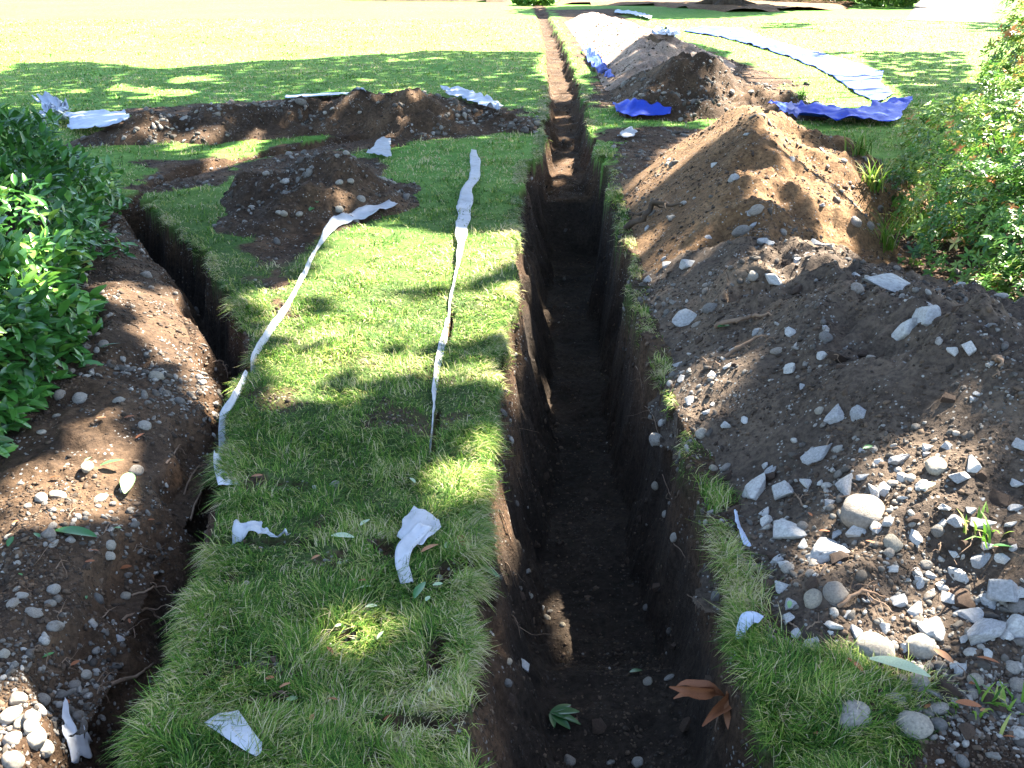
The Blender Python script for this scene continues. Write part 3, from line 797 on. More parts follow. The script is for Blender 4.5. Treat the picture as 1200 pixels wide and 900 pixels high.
# repeats nothing tells apart
ZONES = [('m1', 86, (8, 22), ['pale', 'pale', 'pale', 'cobble', 'clod'], 'small stone half sunk in the grey brown rubble heap', 'small stones in the rubble heap'),
         ('m7', 40, (7, 14), ['cobble', 'cobble', 'cream'], 'small rounded pebble scattered on the brown bank by the narrow trench', 'small pebbles on the brown bank'),
         ('m6', 16, (7, 11), ['cobble', 'cream'], 'small rounded pebble on the small heap between the trenches', 'small pebbles on the small heap'),
         ('m2', 14, (7, 12), ['cobble', 'pale'], 'small stone on the peaked tan soil heap', 'small stones on the tan heap'),
         ('m3', 12, (6, 9), ['cobble'], 'small stone in the dark heap behind the tan one', 'small stones in the dark heap'),
         ('m5', 16, (5, 8), ['cobble', 'cream'], 'small stone in the long low ridge across the lawn', 'small stones in the long ridge')]
for key, cnt, (a_, b_), kinds, lab, grp in ZONES:
    m, zz = MOUNDS[key]; idx = np.flatnonzero((zz > Z0+.01).ravel()); rng.shuffle(idx); c_ = 0
    for i in idx:
        P = np.array([X.flat[i], Y.flat[i], HT.flat[i]]); px, py, dep = project(*P)
        if not (5 < px < 1195 and 5 < py < 895): continue
        if np.linalg.norm(pk(px, py)-P) > .12: continue
        sz = random.uniform(a_, b_)*(random.uniform(.8, 1.1))/FPX*dep
        put_stone(P, sz, random.choice(kinds), lab, grp, flat=random.uniform(.5, .75), seed=int(i) % 9973); c_ += 1
        if c_ >= cnt: break

for i, (px, py) in enumerate([(640,560),(655,640),(612,700),(735,660),(750,610),(700,850),(790,760),(640,480),(720,500),(805,850),(628,640),(770,690),(690,420),(720,385),(650,360),(600,820),(830,800),(640,400)]):
    P = pk(px, py); put_stone(P, rng.uniform(.03, .065), 'clod', 'lump of fallen earth on the floor of the main trench', 'fallen lumps of earth in the main trench', flat=.7)
for i, (px, py) in enumerate([(1130,640),(1070,612),(1150,560),(860,600),(905,655),(900,690),(1010,700),(985,655),(860,430),(980,420),(1110,470),(1180,640),(820,400),(935,340)]):
    P = pk(px, py); put_stone(P, rng.uniform(.04, .08), 'clod', 'dark lump of earth on the face of the grey brown rubble heap', 'dark lumps of earth on the rubble heap', flat=.7)
r2 = random.Random(31); done = [(q[0], q[1]) for q in ST]; c_ = 0
while c_ < 46:
    px, py = r2.uniform(880, 1192), r2.uniform(540, 835)
    if py > 775+(px-1000)*.15 or py < 560+(1000-px)*.1 and px < 1000: continue
    if px < 900+(py-640)*.1 or min(math.hypot(px-a_, (py-b_)*1.2) for a_, b_ in done) < 21: continue
    P = pk(px, py); dep = project(*P)[2]; sz = r2.choice([15, 17, 20, 23, 28])/FPX*dep; done.append((px, py)); c_ += 1
    put_stone(P, sz, 'pale', 'pale broken angular rock, one of many packed into the lower right of the rubble heap', 'pale broken rocks in the lower right rubble', w=sz*r2.uniform(.55, .9), seed=c_*13)
def chunks(name, count, kd, tmpl, mat, lab, cat, sizef):
    """uncountable small bits, as one object"""
    W = kd.ravel()/kd.sum(); idx = rng.choice(X.size, count, p=W)
    x = X.flat[idx]; y = Y.flat[idx]
    j = rng.uniform(-1, 1, (count, 2)); x = x+j[:, 0]*.012*np.maximum(y, 1)*.25; y = y+j[:, 1]*.012*np.maximum(y, 1)*.4
    z = surf(x, y); s_ = sizef(count, y)
    nrm = normal(x, y, .03); nrm = unit(nrm+rng.normal(0, .25, nrm.shape)); 
    P = np.stack([x, y, z], -1)+nrm*(s_*.15)[:, None]
    Vs, Fs, Ts, o = [], [], [], 0
    grp = rng.integers(0, len(tmpl), count)
    for g, (tv, tf) in enumerate(tmpl):
        k = np.flatnonzero(grp == g)
        Mx = frames(nrm[k], rng.uniform(0, 6.28, len(k)), s_[k]*rng.uniform(.7, 1.25, len(k)), s_[k]*rng.uniform(.55, .9, len(k)), s_[k]*rng.uniform(.4, .7, len(k)))
        V, Fc = scatter(tv, tf, P[k], Mx); Vs.append(V); Fs.append(Fc+o); o += len(V)
        Ts.append(np.repeat(rng.random(len(k)), len(tv)))
    return tag(link(name, mesh(name, np.concatenate(Vs), np.concatenate(Fs), mat, True, {'tint': np.concatenate(Ts)})), lab, cat, kind='stuff')
IN = (np.abs(X) < np.maximum(Y, 1)*.8) & (Y > .9) & (Y < 24)
dens = np.zeros(X.shape)
for k, wgt in (('m1', .6), ('m2', .35), ('m3', 2.2), ('m4', .2), ('m5', 3.2), ('m6', 2.0), ('m7', .9)):
    dens = np.where(MOUNDS[k][1] > Z0, wgt, dens)
dens = np.maximum(dens, (DIRT > .5)*(QT < .3)*.9*(COVER < .5)); dens = np.maximum(dens, (QT > .3)*.05)
corner = sstep(.1, -.1, sdpoly(X, Y, GP([(1010,905),(1060,830),(1090,790),(1250,820),(1250,960),(1000,960)])))*3
dens = np.maximum(dens, corner)
dens = dens*IN*np.clip(.45+fbm(X, Y, .45, 4, 111)*3.6, .04, 2.4)
def psize(n, y): return np.clip(np.exp(rng.normal(-5.25, .62, n)), .0016, .022)*np.clip(.55+.17*y, .9, 2.3)*np.where(y < 5, 1, rng.uniform(.6, 1.3, n))
pt_ = []
for i in range(4): pt_.append((rock_shape(50+i, i % 2 == 0, I2), I2f))
chunks('gravel', 20000, dens, pt_, M['gravel'], 'loose mixed gravel and pebbles strewn over the bare soil', 'gravel', psize)
dc_ = (np.maximum(COVER, DIRT > .5)*(.4+.6*(QT < .3)))*IN*np.clip(.6+fbm(X, Y, .3, 3, 121)*1.6, .1, 2)
def csize(n, y): return np.clip(np.exp(rng.normal(-5.55, .55, n)), .0012, .016)*np.clip(.7+.12*y, .8, 2.0)
ct = [(rock_shape(80+i, True, I1), I1f) for i in range(4)]
chunks('soil_crumbs', 70000, dc_, ct, M['crumb'], 'dark crumbs of loose earth lying over all the bare soil', 'soil crumbs', csize)

# ------------------------------------------------------------------ cloth strips and sheets
def sheet(name, topl, botl, mat, lab, cat, nu=40, nv=14, lift=.012, wr=.02, wl=.12, seed=1, group=None, drape=True, thick=.0008):
    A = pick([p[0] for p in topl], [p[1] for p in topl]); B = pick([p[0] for p in botl], [p[1] for p in botl])
    def res(P, n):
        t = np.linspace(0, 1, len(P)); return np.stack([np.interp(np.linspace(0, 1, n), t, P[:, k]) for k in range(3)], 1)
    A = res(A, nu); B = res(B, nu); v_ = np.linspace(0, 1, nv)[:, None, None]
    S = A[None]*(1-v_)+B[None]*v_
    x = S[..., 0]+fbm(S[..., 0], S[..., 1], wl, 3, seed)*wr*1.4; y = S[..., 1]+fbm(S[..., 0], S[..., 1], wl, 3, seed+5)*wr*1.4
    z = surf(x, y)+lift+np.abs(fbm(x, y, wl, 4, seed+9))*wr*2.2
    zz = np.maximum(z, (S[..., 2]+lift+np.abs(fbm(x, y, wl, 3, seed+9))*wr)) if drape else z
    V = np.stack([x, y, zz], -1); c = V.reshape(-1, 3).mean(0)
    o = link(name, mesh(name, V.reshape(-1, 3)-c, gridfaces(nv, nu), mat), loc=c)
    md = o.modifiers.new('thickness', 'SOLIDIFY'); md.thickness = thick
    return tag(o, lab, cat, group)
def ribbon(name, pts, mat, lab, cat, seed=1, nu=70, nv=6, wr=.0035):
    """pts: px, py, width, stand (0 flat .. 1 upright), lift"""
    P = pick([p[0] for p in pts], [p[1] for p in pts]); w_ = np.array([p[2] for p in pts]); st_ = np.array([p[3] for p in pts]); lf = np.array([p[4] for p in pts])
    L = np.r_[0, np.cumsum(np.linalg.norm(np.diff(P, axis=0), axis=1))]; u = np.linspace(0, L[-1], nu)
    C = np.stack([np.interp(u, L, P[:, k]) for k in range(3)], 1)
    ker = np.ones(5)/5
    for k in range(2): C[2:-2, k] = np.convolve(C[:, k], ker, 'valid')
    w_ = np.interp(u, L, w_)*(1+.22*vn(u*7, u*0, seed)); st_ = np.interp(u, L, st_)+vn(u*4, u*0+3, seed)*.3; lf = np.interp(u, L, lf)
    T = unit(np.gradient(C, axis=0)); S = np.stack([T[:, 1], -T[:, 0], np.zeros(nu)], 1); S = unit(S)
    a_ = np.clip(st_, 0, 1)*1.35; D = S*np.cos(a_)[:, None]+np.array([0, 0, 1.])*np.sin(a_)[:, None]
    v_ = np.linspace(-.5, .5, nv)
    C0 = C.copy(); C0[:, 2] = surf(C[:, 0], C[:, 1])+lf+.004
    V = C0[None]+D[None]*(v_[:, None, None]+.5*np.sin(a_)[None, :, None])*w_[None, :, None]
    nn = np.cross(T, D); f = fbm(u[None]+v_[:, None]*.2, v_[:, None]*w_[None]*6+u[None]*0, .045, 4, seed)
    V = V+nn[None]*f[..., None]*wr*2
    zmin = surf(V[..., 0], V[..., 1])+.003; V[..., 2] = np.maximum(V[..., 2], zmin)
    c = V.reshape(-1, 3).mean(0)
    o = link(name, mesh(name, V.reshape(-1, 3)-c, gridfaces(nv, nu), mat), loc=c)
    md = o.modifiers.new('thickness', 'SOLIDIFY'); md.thickness = .0008
    return tag(o, lab, cat)
ribbon('fabric_strip', [(556,180,.05,.1,.03),(557,190,.09,.0,.02),(557,212,.09,0,.01),(550,225,.07,.3,.03),(545,240,.12,0,.015),(544,262,.08,.1,.01),(541,278,.08,.2,.02),(543,292,.05,.6,.01),(534,330,.025,.9,0),(527,372,.025,.9,0),(521,400,.035,.5,0),(514,440,.035,.5,0),(511,462,.03,.5,0),(508,490,.012,.9,0),(505,532,.008,.9,0)], M['white'], 'long white fabric strip standing out of a slit in the middle of the turf', 'fabric strip', 3, 110)
ribbon('fabric_strip', [(462,243,.08,.1,.03),(440,248,.14,.1,.03),(415,258,.12,.2,.02),(392,270,.06,.5,.02),(372,296,0.022,.8,.01),(362,318,0.029,.8,.01),(345,350,0.029,.8,0),(325,382,0.036,.8,0),(303,418,0.036,.8,0),(288,450,0.036,.8,0),(272,485,0.036,.8,0),(262,515,0.036,.7,0),(263,545,.055,.6,0),(272,572,.07,.3,.01)], M['white'], 'long white fabric edging curving from the small soil heap down the turf edge', 'fabric strip', 9, 120)
sheet('fabric_scrap', [(446,166),(458,166)], [(430,184),(460,190)], M['white'], 'white fabric scrap behind the small pebbly heap', 'fabric scrap', 12, 10, .03, .02, .1, 11)
sheet('fabric_scrap', [(276,624),(300,622),(320,632),(345,632)], [(268,643),(292,638),(310,640),(340,640)], M['white'], 'crumpled white fabric scrap on the cut across the turf', 'fabric scrap', 26, 10, .01, .022, .05, 12)
sheet('fabric_scrap', [(486,604),(505,611),(520,629)], [(465,640),(474,645),(494,650)], M['white'], 'folded white fabric scrap with a curled tail in the middle turf', 'fabric scrap', 24, 14, .03, .012, .08, 13)
ribbon('fabric_strip', [(500,632,.05,.1,.045),(486,645,.05,.1,.04),(474,655,.05,.1,.03),(472,668,.04,.2,.02),(478,688,.035,.2,.01)], M['white'], 'narrow curled white strip hanging from the folded fabric scrap', 'fabric strip', 14, 30)
sheet('fabric_scrap', [(240,858),(256,848),(279,843)], [(300,896),(306,893),(308,881)], M['white'], 'flat white fabric scrap on the grass at the bottom of the photo', 'fabric scrap', 18, 18, .022, .006, .12, 15)
sheet('fabric_scrap', [(77,826),(83,836),(92,858),(95,868)], [(75,834),(76,850),(80,875),(84,882)], M['white'], 'slim pointed white fabric scrap at the bottom left bank', 'fabric scrap', 18, 8, .025, .008, .06, 16)
sheet('fabric_scrap', [(92,874),(104,870),(112,880)], [(86,905),(98,908),(112,902)], M['white'], 'squarish white fabric scrap below the slim pointed one', 'fabric scrap', 12, 14, .025, .012, .06, 17)
sheet('plastic_sheet', [(78,140),(110,137),(148,136)], [(84,158),(115,156),(150,152)], M['sheet'], 'white plastic sheet tucked under the left end of the long soil ridge', 'plastic sheet', 30, 14, .05, .05, .35, 21)
sheet('plastic_bag', [(42,127),(60,127),(80,134)], [(56,148),(70,152),(84,152)], M['sheet'], 'crumpled bluish plastic bag behind the laurel hedge', 'plastic bag', 22, 14, .07, .12, .25, 22)
sheet('plastic_sheet', [(335,114),(400,110),(430,112)], [(335,117),(400,113),(430,115)], M['sheet'], 'thin strip of white plastic showing behind the middle of the long soil ridge', 'plastic sheet', 30, 6, .02, .012, .3, 23)
sheet('plastic_sheet', [(518,108),(550,112),(575,122),(588,130)], [(524,116),(548,122),(570,132),(584,138)], M['sheet'], 'white plastic sheet over the right end of the long soil ridge', 'plastic sheet', 30, 8, .05, .04, .25, 24)
sheet('tarpaulin', [(718,127),(745,126),(786,131)], [(724,138),(745,141),(786,139)], M['blue'], 'small deep blue tarpaulin end left of the tan soil heap', 'tarpaulin', 30, 10, .04, .05, .3, 25)
sheet('tarpaulin', [(905,131),(935,128),(960,130),(1000,134),(1030,126),(1066,122)], [(900,136),(935,145),(970,148),(1010,148),(1045,149),(1068,128)], M['blue'], 'deep blue tarpaulin rolled along the foot of the tan heap near the shrub', 'tarpaulin', 60, 14, .05, .06, .35, 26)
sheet('tarpaulin', [(822,32),(868,34),(905,48),(955,62),(1000,74),(1035,86),(1032,98),(1048,112)], [(800,37),(845,44),(880,54),(920,66),(955,80),(985,98),(1000,110),(1030,122)], M['lightblue'], 'long sun bleached blue tarpaulin spread diagonally over the far lawn', 'tarpaulin', 160, 30, .012, .03, .5, 27)
sheet('plastic_sheet', [(683,60),(694,64),(706,76)], [(690,78),(702,92),(720,96)], M['lightblue'], 'pale blue plastic sheet at the trench side of the sand heap', 'plastic sheet', 24, 14, .04, .06, .4, 28)
sheet('plastic_sheet', [(770,40),(785,38),(797,44)], [(765,47),(780,50),(792,50)], M['sheet'], 'white plastic sheet between the sand heap and the dark stony heap', 'plastic sheet', 20, 10, .08, .07, .4, 29)
sheet('plastic_sheet', [(722,14),(742,16),(765,22)], [(720,17),(738,19),(760,25)], M['sheet'], 'narrow pale plastic sheet behind the sand heap', 'plastic sheet', 20, 6, .06, .05, .5, 30)
sheet('plastic_scrap', [(728,158),(738,155),(746,158)], [(724,166),(734,165),(742,163)], M['white'], 'small white scrap on the bare soil left of the tan heap', 'plastic scrap', 12, 8, .03, .03, .12, 31)
ribbon('plastic_strip', [(888,747,.035,.1,.05),(878,742,.045,.2,.05),(870,750,.03,.3,.04),(866,762,.022,.4,.02),(864,775,.015,.4,.005)], M['sheet'], 'short bent strip of white plastic at the edge of the grass', 'plastic strip', 32, 26)
ribbon('plastic_strip', [(862,604,.010,.5,.01),(868,625,.018,.4,.01),(876,645,.024,.3,.01)], M['sheet'], 'thin pale plastic strip on the trench side of the rubble heap', 'plastic strip', 33, 20)

# ------------------------------------------------------------------ fallen leaves, roots
LV, LF = leaf_template(8, .36, .10, .16)
CV, CF = leaf_template(8, .30, .26, .02); CV[:, 2] += .22*np.sin(CV[:, 0]*3.1)-.10*CV[:, 0]+.05*np.sin(CV[:, 0]*9); CV[:, 1] += .07*np.sin(CV[:, 0]*4)
CURLED = mesh('curled_leaf', CV, CF, M['dryleaf'])
LEAF = {k: mesh('leaf', LV, LF, M[k]) for k in ('dryleaf', 'greenleaf', 'paleleaf', 'laurel')}
def leaf(px, py, lpx, deg, kind, lab, lift=.02, tilt=.2, group=None, wide=1.0):
    P = pk(px, py); dep = project(*P)[2]; L = lpx/FPX*dep
    o = link('fallen_leaf', LEAF[kind]); o.scale = (L, L*wide, L)
    o.rotation_euler = (random.uniform(-.35, .35), -tilt*random.uniform(.3, 1), R(deg)); o.location = (P[0]-L*.5*math.cos(R(deg)), P[1]-L*.5*math.sin(R(deg)), P[2]+lift)
    return tag(o, lab, 'leaf', group)
leaf(90,630,50,-6,'greenleaf','long fresh green laurel leaf lying on the bank',.02)
leaf(1050,801,66,-28,'paleleaf','long pale green leaf on the pebbles at the grass edge',.05)
leaf(564,676,50,-28,'greenleaf','dark green leaf at the left lip of the main trench',.025)
leaf(492,702,32,75,'greenleaf','upright dark green leaf below the folded fabric scrap',.03)
leaf(152,575,46,-75,'greenleaf','dark green leaf hanging down the bank',.03); leaf(133,552,26,30,'greenleaf','lighter green leaf above the hanging one on the bank',.03)
leaf(130,410,24,40,'greenleaf','pale green leaf on the upper bank beside the hedge',.02)
leaf(15,645,20,100,'greenleaf','small green leaf at the left edge of the bank',.03)
leaf(402,636,28,-10,'paleleaf','pale leaf on the turf left of the folded fabric scrap',.02); leaf(428,619,16,60,'paleleaf','small rounded pale leaf above the turf hollow',.02, wide=1.6)
leaf(526,645,14,60,'paleleaf','tiny pale leaf right of the folded fabric scrap',.02, wide=1.8); leaf(428,695,18,20,'paleleaf','small pale leaf on turf below the fabric tail',.02)
leaf(541,640,24,110,'dryleaf','slim pale brown leaf beside the fabric scrap',.02); leaf(504,652,26,45,'dryleaf','orange brown leaf tucked under the folded fabric scrap',.03)
leaf(1103,779,26,-60,'dryleaf','yellow brown leaf right of the long pale green leaf',.03); leaf(1001,790,26,-60,'dryleaf','slim tan leaf at the top edge of the near grass',.03)
leaf(1155,785,24,-20,'dryleaf','reddish leaf among the lower right pebbles',.03); leaf(1130,845,28,-15,'dryleaf','orange red leaf lying on the dark clod',.05)
leaf(924,716,16,70,'greenleaf','short green leaf on the soil below the soil caked rock',.02); leaf(1086,577,24,25,'paleleaf','bright pale green leaf inside the sun patch',.02)
leaf(1016,531,16,25,'greenleaf','thin green leaf above the sun patch on the heap',.02); leaf(745,790,16,20,'greenleaf','small green leaf on the trench floor near the step',.015, wide=1.6)
leaf(1172,652,26,0,'greenleaf','green leaf beside the block at the right edge',.03); leaf(847,766,12,60,'greenleaf','small green leaf on the right trench lip',.02)
leaf(848,388,18,20,'greenleaf','green sprig leaf on the tan soil by the burrow',.02); leaf(366,250,16,80,'greenleaf','upright green leaf on the small pebbly heap',.03)
leaf(372,243,12,100,'greenleaf','smaller green leaf beside the upright one on the small heap',.03)
t0 = pk(645,842)
t = empty('leaf_sprig', t0, label='sprig of dark green leaves lying on the trench floor', cat='leaf sprig')
for a_, L in ((-70, .085), (-45, .10), (-15, .09), (10, .075), (-100, .06)):
    o = link('leaf', LEAF['laurel'], t, (0, 0, .02)); o.scale = (L, L*.95, L); o.rotation_euler = (random.uniform(-.4, .4), -.12, R(a_+20))
t0 = pk(842,838)
t = empty('dry_leaf_sprig', t0, label='sprig of curled orange brown dead leaves on the trench floor', cat='leaf sprig')
link('stem', mesh('stem', *tube(curvy((.02, .05, .02), (-.03, -.10, .035), 8, .01, 5), [.003, .002]), M['root']), t)
for a_, L, wx_, z_ in ((172, .13, 0, .05), (188, .15, .01, .03), (204, .14, -.01, .06), (222, .16, .02, .03), (243, .15, .03, .045), (262, .15, .04, .03), (280, .10, .05, .04), (150, .09, .0, .04)):
    o = link('leaf', CURLED, t, (wx_*1.5, .02-.02*random.random(), z_+.02)); o.scale = (L*.95, L*.72, L*.9); o.rotation_euler = (random.uniform(-1.1, 1.1), random.uniform(-.35, .3), R(a_+random.uniform(-12, 12)))
def root(pts, r0, lab, group=None, lift=.02, seed=0, mat='root', branch=2):
    P = pick([p[0] for p in pts], [p[1] for p in pts]); n = 18
    u = np.linspace(0, 1, n); Q = np.stack([np.interp(u, np.linspace(0, 1, len(P)), P[:, k]) for k in range(3)], 1)
    r_ = np.random.default_rng(seed); 
    for k in range(3): Q[:, k] += np.convolve(r_.normal(0, r0*1.6, n+4), np.ones(5)/5, 'valid')
    Q[:, 2] += lift*np.sin(u*math.pi)+r0
    parts = [tube(Q, [r0, r0*.8, r0*.3], 6)]
    for b in range(branch):
        i = r_.integers(4, n-4); e = Q[i]+np.array([r_.normal(0, .05), r_.normal(0, .05), r_.normal(-.01, .02)])
        parts.append(tube(curvy(Q[i], e, 7, .008, seed*7+b), [r0*.5, r0*.2], 5))
    V, Fc = join(parts); c = V.mean(0)
    return tag(link('root', mesh('root', V-c, Fc, M[mat]), loc=c), lab, 'root', group)
root([(540,712),(0,0)][:0]+[(980,712),(1010,704),(1040,700)], .006, 'curved tan root below the large soil caked rock', seed=1)
root([(735,272),(765,258),(800,244)], .022, 'thick dark root sticking out of the tan heap above the trench', seed=2, mat='bark', lift=.05, branch=3)
root([(840,390),(880,378),(905,368)], .012, 'broken root lying under the burrow hole', seed=3)
root([(850,420),(880,405),(900,398)], .008, 'thin root below the broken root on the heap', seed=4)
root([(1165,420),(1172,445)], .010, 'short pale stick poking from the heap at the right', seed=5)
root([(240,430),(262,428),(266,445)], .005, 'hooked tan root over the mouth of the narrow trench', seed=6)
root([(145,728),(175,724),(195,735)], .005, 'forked grey root on the wall of the narrow trench', seed=7, branch=3)
root([(158,700),(178,702),(192,700)], .004, 'short grey root above the forked one', seed=8)
root([(130,805),(160,800),(182,780)], .006, 'dark root crossing the bottom of the narrow trench', seed=9)
root([(196,545),(210,530),(214,522)], .004, 'thin curly root on the bank by the narrow trench', seed=10, branch=3)
root([(215,580),(232,555),(245,545)], .004, 'root looping down beside the fabric edging end', seed=11)
root([(222,610),(238,590),(240,575)], .004, 'pale root at the bottom of the narrow trench by the edging end', seed=12)
root([(300,830),(330,822),(346,828)], .005, 'pale twig on the turf above the flat white scrap', seed=13)
for i, (a_, b_, c_, d_) in enumerate([(590,420,600,450),(600,480,612,520),(585,600,600,640),(592,660,605,690),(598,540,612,575),(610,360,616,400),(755,480,775,520),(775,560,790,600),(790,640,812,672),(805,700,825,740),(745,430,752,460),(600,720,610,750)]):
    root([(a_, b_), ((a_+c_)/2, (b_+d_)/2), (c_, d_)], .0022, 'fine root hanging from a wall of the main trench', 'fine roots in the main trench walls', .015, 50+i)
for i in range(14):
    a_ = random.uniform(30, 170); b_ = random.uniform(600, 860); a_ = min(a_, 190-(b_-600)*.35)
    root([(a_, b_), (a_+random.uniform(5, 14), b_+random.uniform(-10, 10)), (a_+random.uniform(14, 26), b_+random.uniform(-16, 16))], .0018, 'fine dry root lying on the lower brown bank', 'fine roots on the lower bank', .012, 80+i)

for i in range(26):
    a_, b_ = random.choice([(random.uniform(830, 1180), random.uniform(400, 720)), (random.uniform(800, 1000), random.uniform(330, 450)), (random.uniform(900, 1190), random.uniform(600, 860))])
    t_ = random.uniform(0, 3.14); l_ = random.uniform(10, 26)
    root([(a_, b_), (a_+l_*.5*math.cos(t_), b_-l_*.35*math.sin(t_)), (a_+l_*math.cos(t_), b_-l_*.7*math.sin(t_))], random.uniform(.0018, .004), 'thin dry twig lying on the grey brown rubble heap', 'twigs on the rubble heap', .012, 120+i, branch=random.choice([0, 1, 2]))
for i in range(22):
    leaf(random.uniform(10, 190), random.uniform(480, 870), random.uniform(8, 14), random.uniform(0, 360), random.choice(['dryleaf', 'dryleaf', 'greenleaf']), 'small leaf scrap lying on the lower brown bank', .012, .3, 'leaf scraps on the brown bank', random.uniform(.8, 1.6))
for i in range(16):
    leaf(random.uniform(890, 1190), random.uniform(560, 870), random.uniform(8, 14), random.uniform(0, 360), 'dryleaf', 'small brown leaf scrap among the stones of the rubble heap', .012, .3, 'leaf scraps on the rubble heap', random.uniform(.8, 1.6))
for i in range(18):
    b_ = random.uniform(560, 880); leaf(random.uniform(290, 560), b_, random.uniform(9, 15), random.uniform(0, 360), random.choice(['dryleaf', 'paleleaf']), 'small leaf scrap caught in the near turf', .025, .3, 'leaf scraps in the turf', random.uniform(.8, 1.6))
# ------------------------------------------------------------------ laurel hedge on the left
def blob_surface(n, c, r, seed, low=-.15, e=2.3):
    """points on a lumpy rounded mass standing on the ground"""
    r_ = np.random.default_rng(seed); d = unit(r_.normal(0, 1, (n*2, 3))); d = d[d[:, 2] > low][:n]
    q = (np.abs(d)**e).sum(1)**(-1/e); s_ = d*q[:, None]
    lum = np.array([mnoise.noise(Vector(v_*2.6)+Vector((seed, 0, 0)))*.22+mnoise.noise(Vector(v_*6)+Vector((0, seed, 0)))*.12 for v_ in s_])
    dep = 1-np.abs(r_.normal(0, .09, len(s_)))
    P = s_*(dep*(1+lum))[:, None]*np.array(r)+np.array(c)
    return P, unit(d/np.array(r)*max(r)), dep
def foliage_hedge():
    P, nn, dep = blob_surface(14000, (-3.60, 4.85, .12), (1.16, 2.05, .80), 3)
    P2, n2, d2 = blob_surface(5600, (-2.30, 3.32, .12), (.52, 1.0, .54), 8)
    P = np.vstack([P, P2]); nn = np.vstack([nn, n2])
    k = P[:, 2] > .02; P = P[k]; nn = nn[k]; n = len(P)
    root_ = empty('laurel_hedge', (-3.1, 4.7, 0), label='dense glossy green laurel hedge at the left edge', cat='hedge')
    tv, tf = leaf_template(4, .40, .16, .22)
    # leaf direction outward and upward, blade normal tilted up
    dirv = unit(nn*.7+np.array([0, 0, .15])+rng.normal(0, .55, (n, 3))); up = unit(nn*.5+np.array([0, 0, 1.0])+rng.normal(0, .35, (n, 3)))
    side_ = unit(np.cross(up, dirv)); nz_ = np.cross(dirv, side_)
    L = rng.uniform(.05, .11, n)
    Mx = np.stack([dirv*L[:, None], side_*L[:, None], nz_*L[:, None]], -1)
    V, Fc = scatter(tv, tf, P-np.array([-3.1, 4.7, 0])-dirv*.03, Mx)
    tint = np.clip(rng.normal(.42, .22, n)+np.where(rng.random(n) < .10, .35, 0)+fbm(P[:, 1], P[:, 2], .5, 2, 9)*.4, 0, 1)
    link('foliage', mesh('foliage', V, Fc, M['laurel'], True, {'tint': np.repeat(tint, len(tv))}), root_)
    for i in range(16):
        a_ = np.array([rng.uniform(-.9, .5), rng.uniform(-1.4, 1.4), 0]); e = a_+np.array([rng.normal(0, .15), rng.normal(0, .15), rng.uniform(.35, .58)])
        link('stem', mesh('stem', *tube(curvy(a_, e, 8, .03, 200+i), [.014, .009, .004], 6), M['bark']), root_)
foliage_hedge()

def shrub(label, blobs, origin, n_shoot, seed, bias=0.0, leafL=(.028, .048), red=.1):
    r_ = np.random.default_rng(seed); Ps, Ns = [], []
    for (c, r, n) in blobs:
        P, nn, _ = blob_surface(n, c, r, seed+len(Ps)*3, -.25, 2.0); Ps.append(P); Ns.append(nn)
    P = np.vstack(Ps); nn = np.vstack(Ns); k = P[:, 2] > .03; hole = np.array([mnoise.noise(Vector(p_)*4.5) for p_ in P]); k = k & (hole > -.28); P = P[k]; nn = nn[k]; n = len(P)
    root_ = empty('shrub', origin, label=label, cat='shrub')
    tv, tf = leaf_template(2, .42, .14, .25); K = 6
    ax = unit(nn*.8+np.array([0, 0, .5])+r_.normal(0, .35, (n, 3)))
    axr = np.repeat(ax, K, 0); ph = np.tile(np.arange(K)*2.4, n)+np.repeat(r_.uniform(0, 6.28, n), K)
    F3 = frames(axr, ph, 1, 1, 1); u = F3[..., 0]; 
    dirv = unit(u+axr*.45*r_.uniform(.2, 1.6, (n*K, 1))); side_ = unit(np.cross(axr, dirv)); nz_ = np.cross(dirv, side_)
    L = r_.uniform(*leafL, n*K)*np.repeat(r_.uniform(.65, 1.25, n), K)
    Mx = np.stack([dirv*L[:, None], side_*L[:, None], nz_*L[:, None]], -1)
    V, Fc = scatter(tv, tf, np.repeat(P, K, 0)-np.array(origin)+axr*r_.uniform(-.015, .02, (n*K, 1)), Mx)
    tint = np.clip(r_.normal(.42, .15, n)+bias*np.clip((P[:, 2]-.5), 0, 1)+fbm(P[:, 0]+P[:, 2], P[:, 1], .4, 3, seed)*.35+np.where(r_.random(n) < red*np.clip(P[:, 2]*1.4, .4, 1.6), .45, 0), 0, 1)
    tint = np.clip(np.repeat(tint, K)+r_.normal(0, .06, n*K), 0, 1)
    link('foliage', mesh('foliage', V, Fc, M['azalea'], True, {'tint': np.repeat(tint, len(tv))}), root_)
    parts = []
    for i in range(70):
        e = P[r_.integers(n)]-np.array(origin); a_ = e*np.array([.25, .25, 0]); parts.append(tube(curvy(a_, e*.93, 9, .05, seed*10+i), [.012, .007, .003], 5))
    link('branches', mesh('branches', *join(parts), M['bark']), root_)
shrub('large rounded shrub with orange tipped green leaves behind the rubble heap', [((3.55, 6.3, .15), (.95, 1.1, .85), 5200), ((2.95, 5.15, .05), (.62, .75, .62), 3300), ((2.75, 4.3, .0), (.55, .55, .36), 2200)], (3.3, 5.6, 0), 0, 5, .45, (.028, .046), .10)
shrub('taller pale green shrub at the upper right edge', [((5.3, 8.3, .5), (1.25, 1.2, 1.35), 5200)], (5.3, 8.3, 0), 0, 9, .35, (.04, .065), .10)
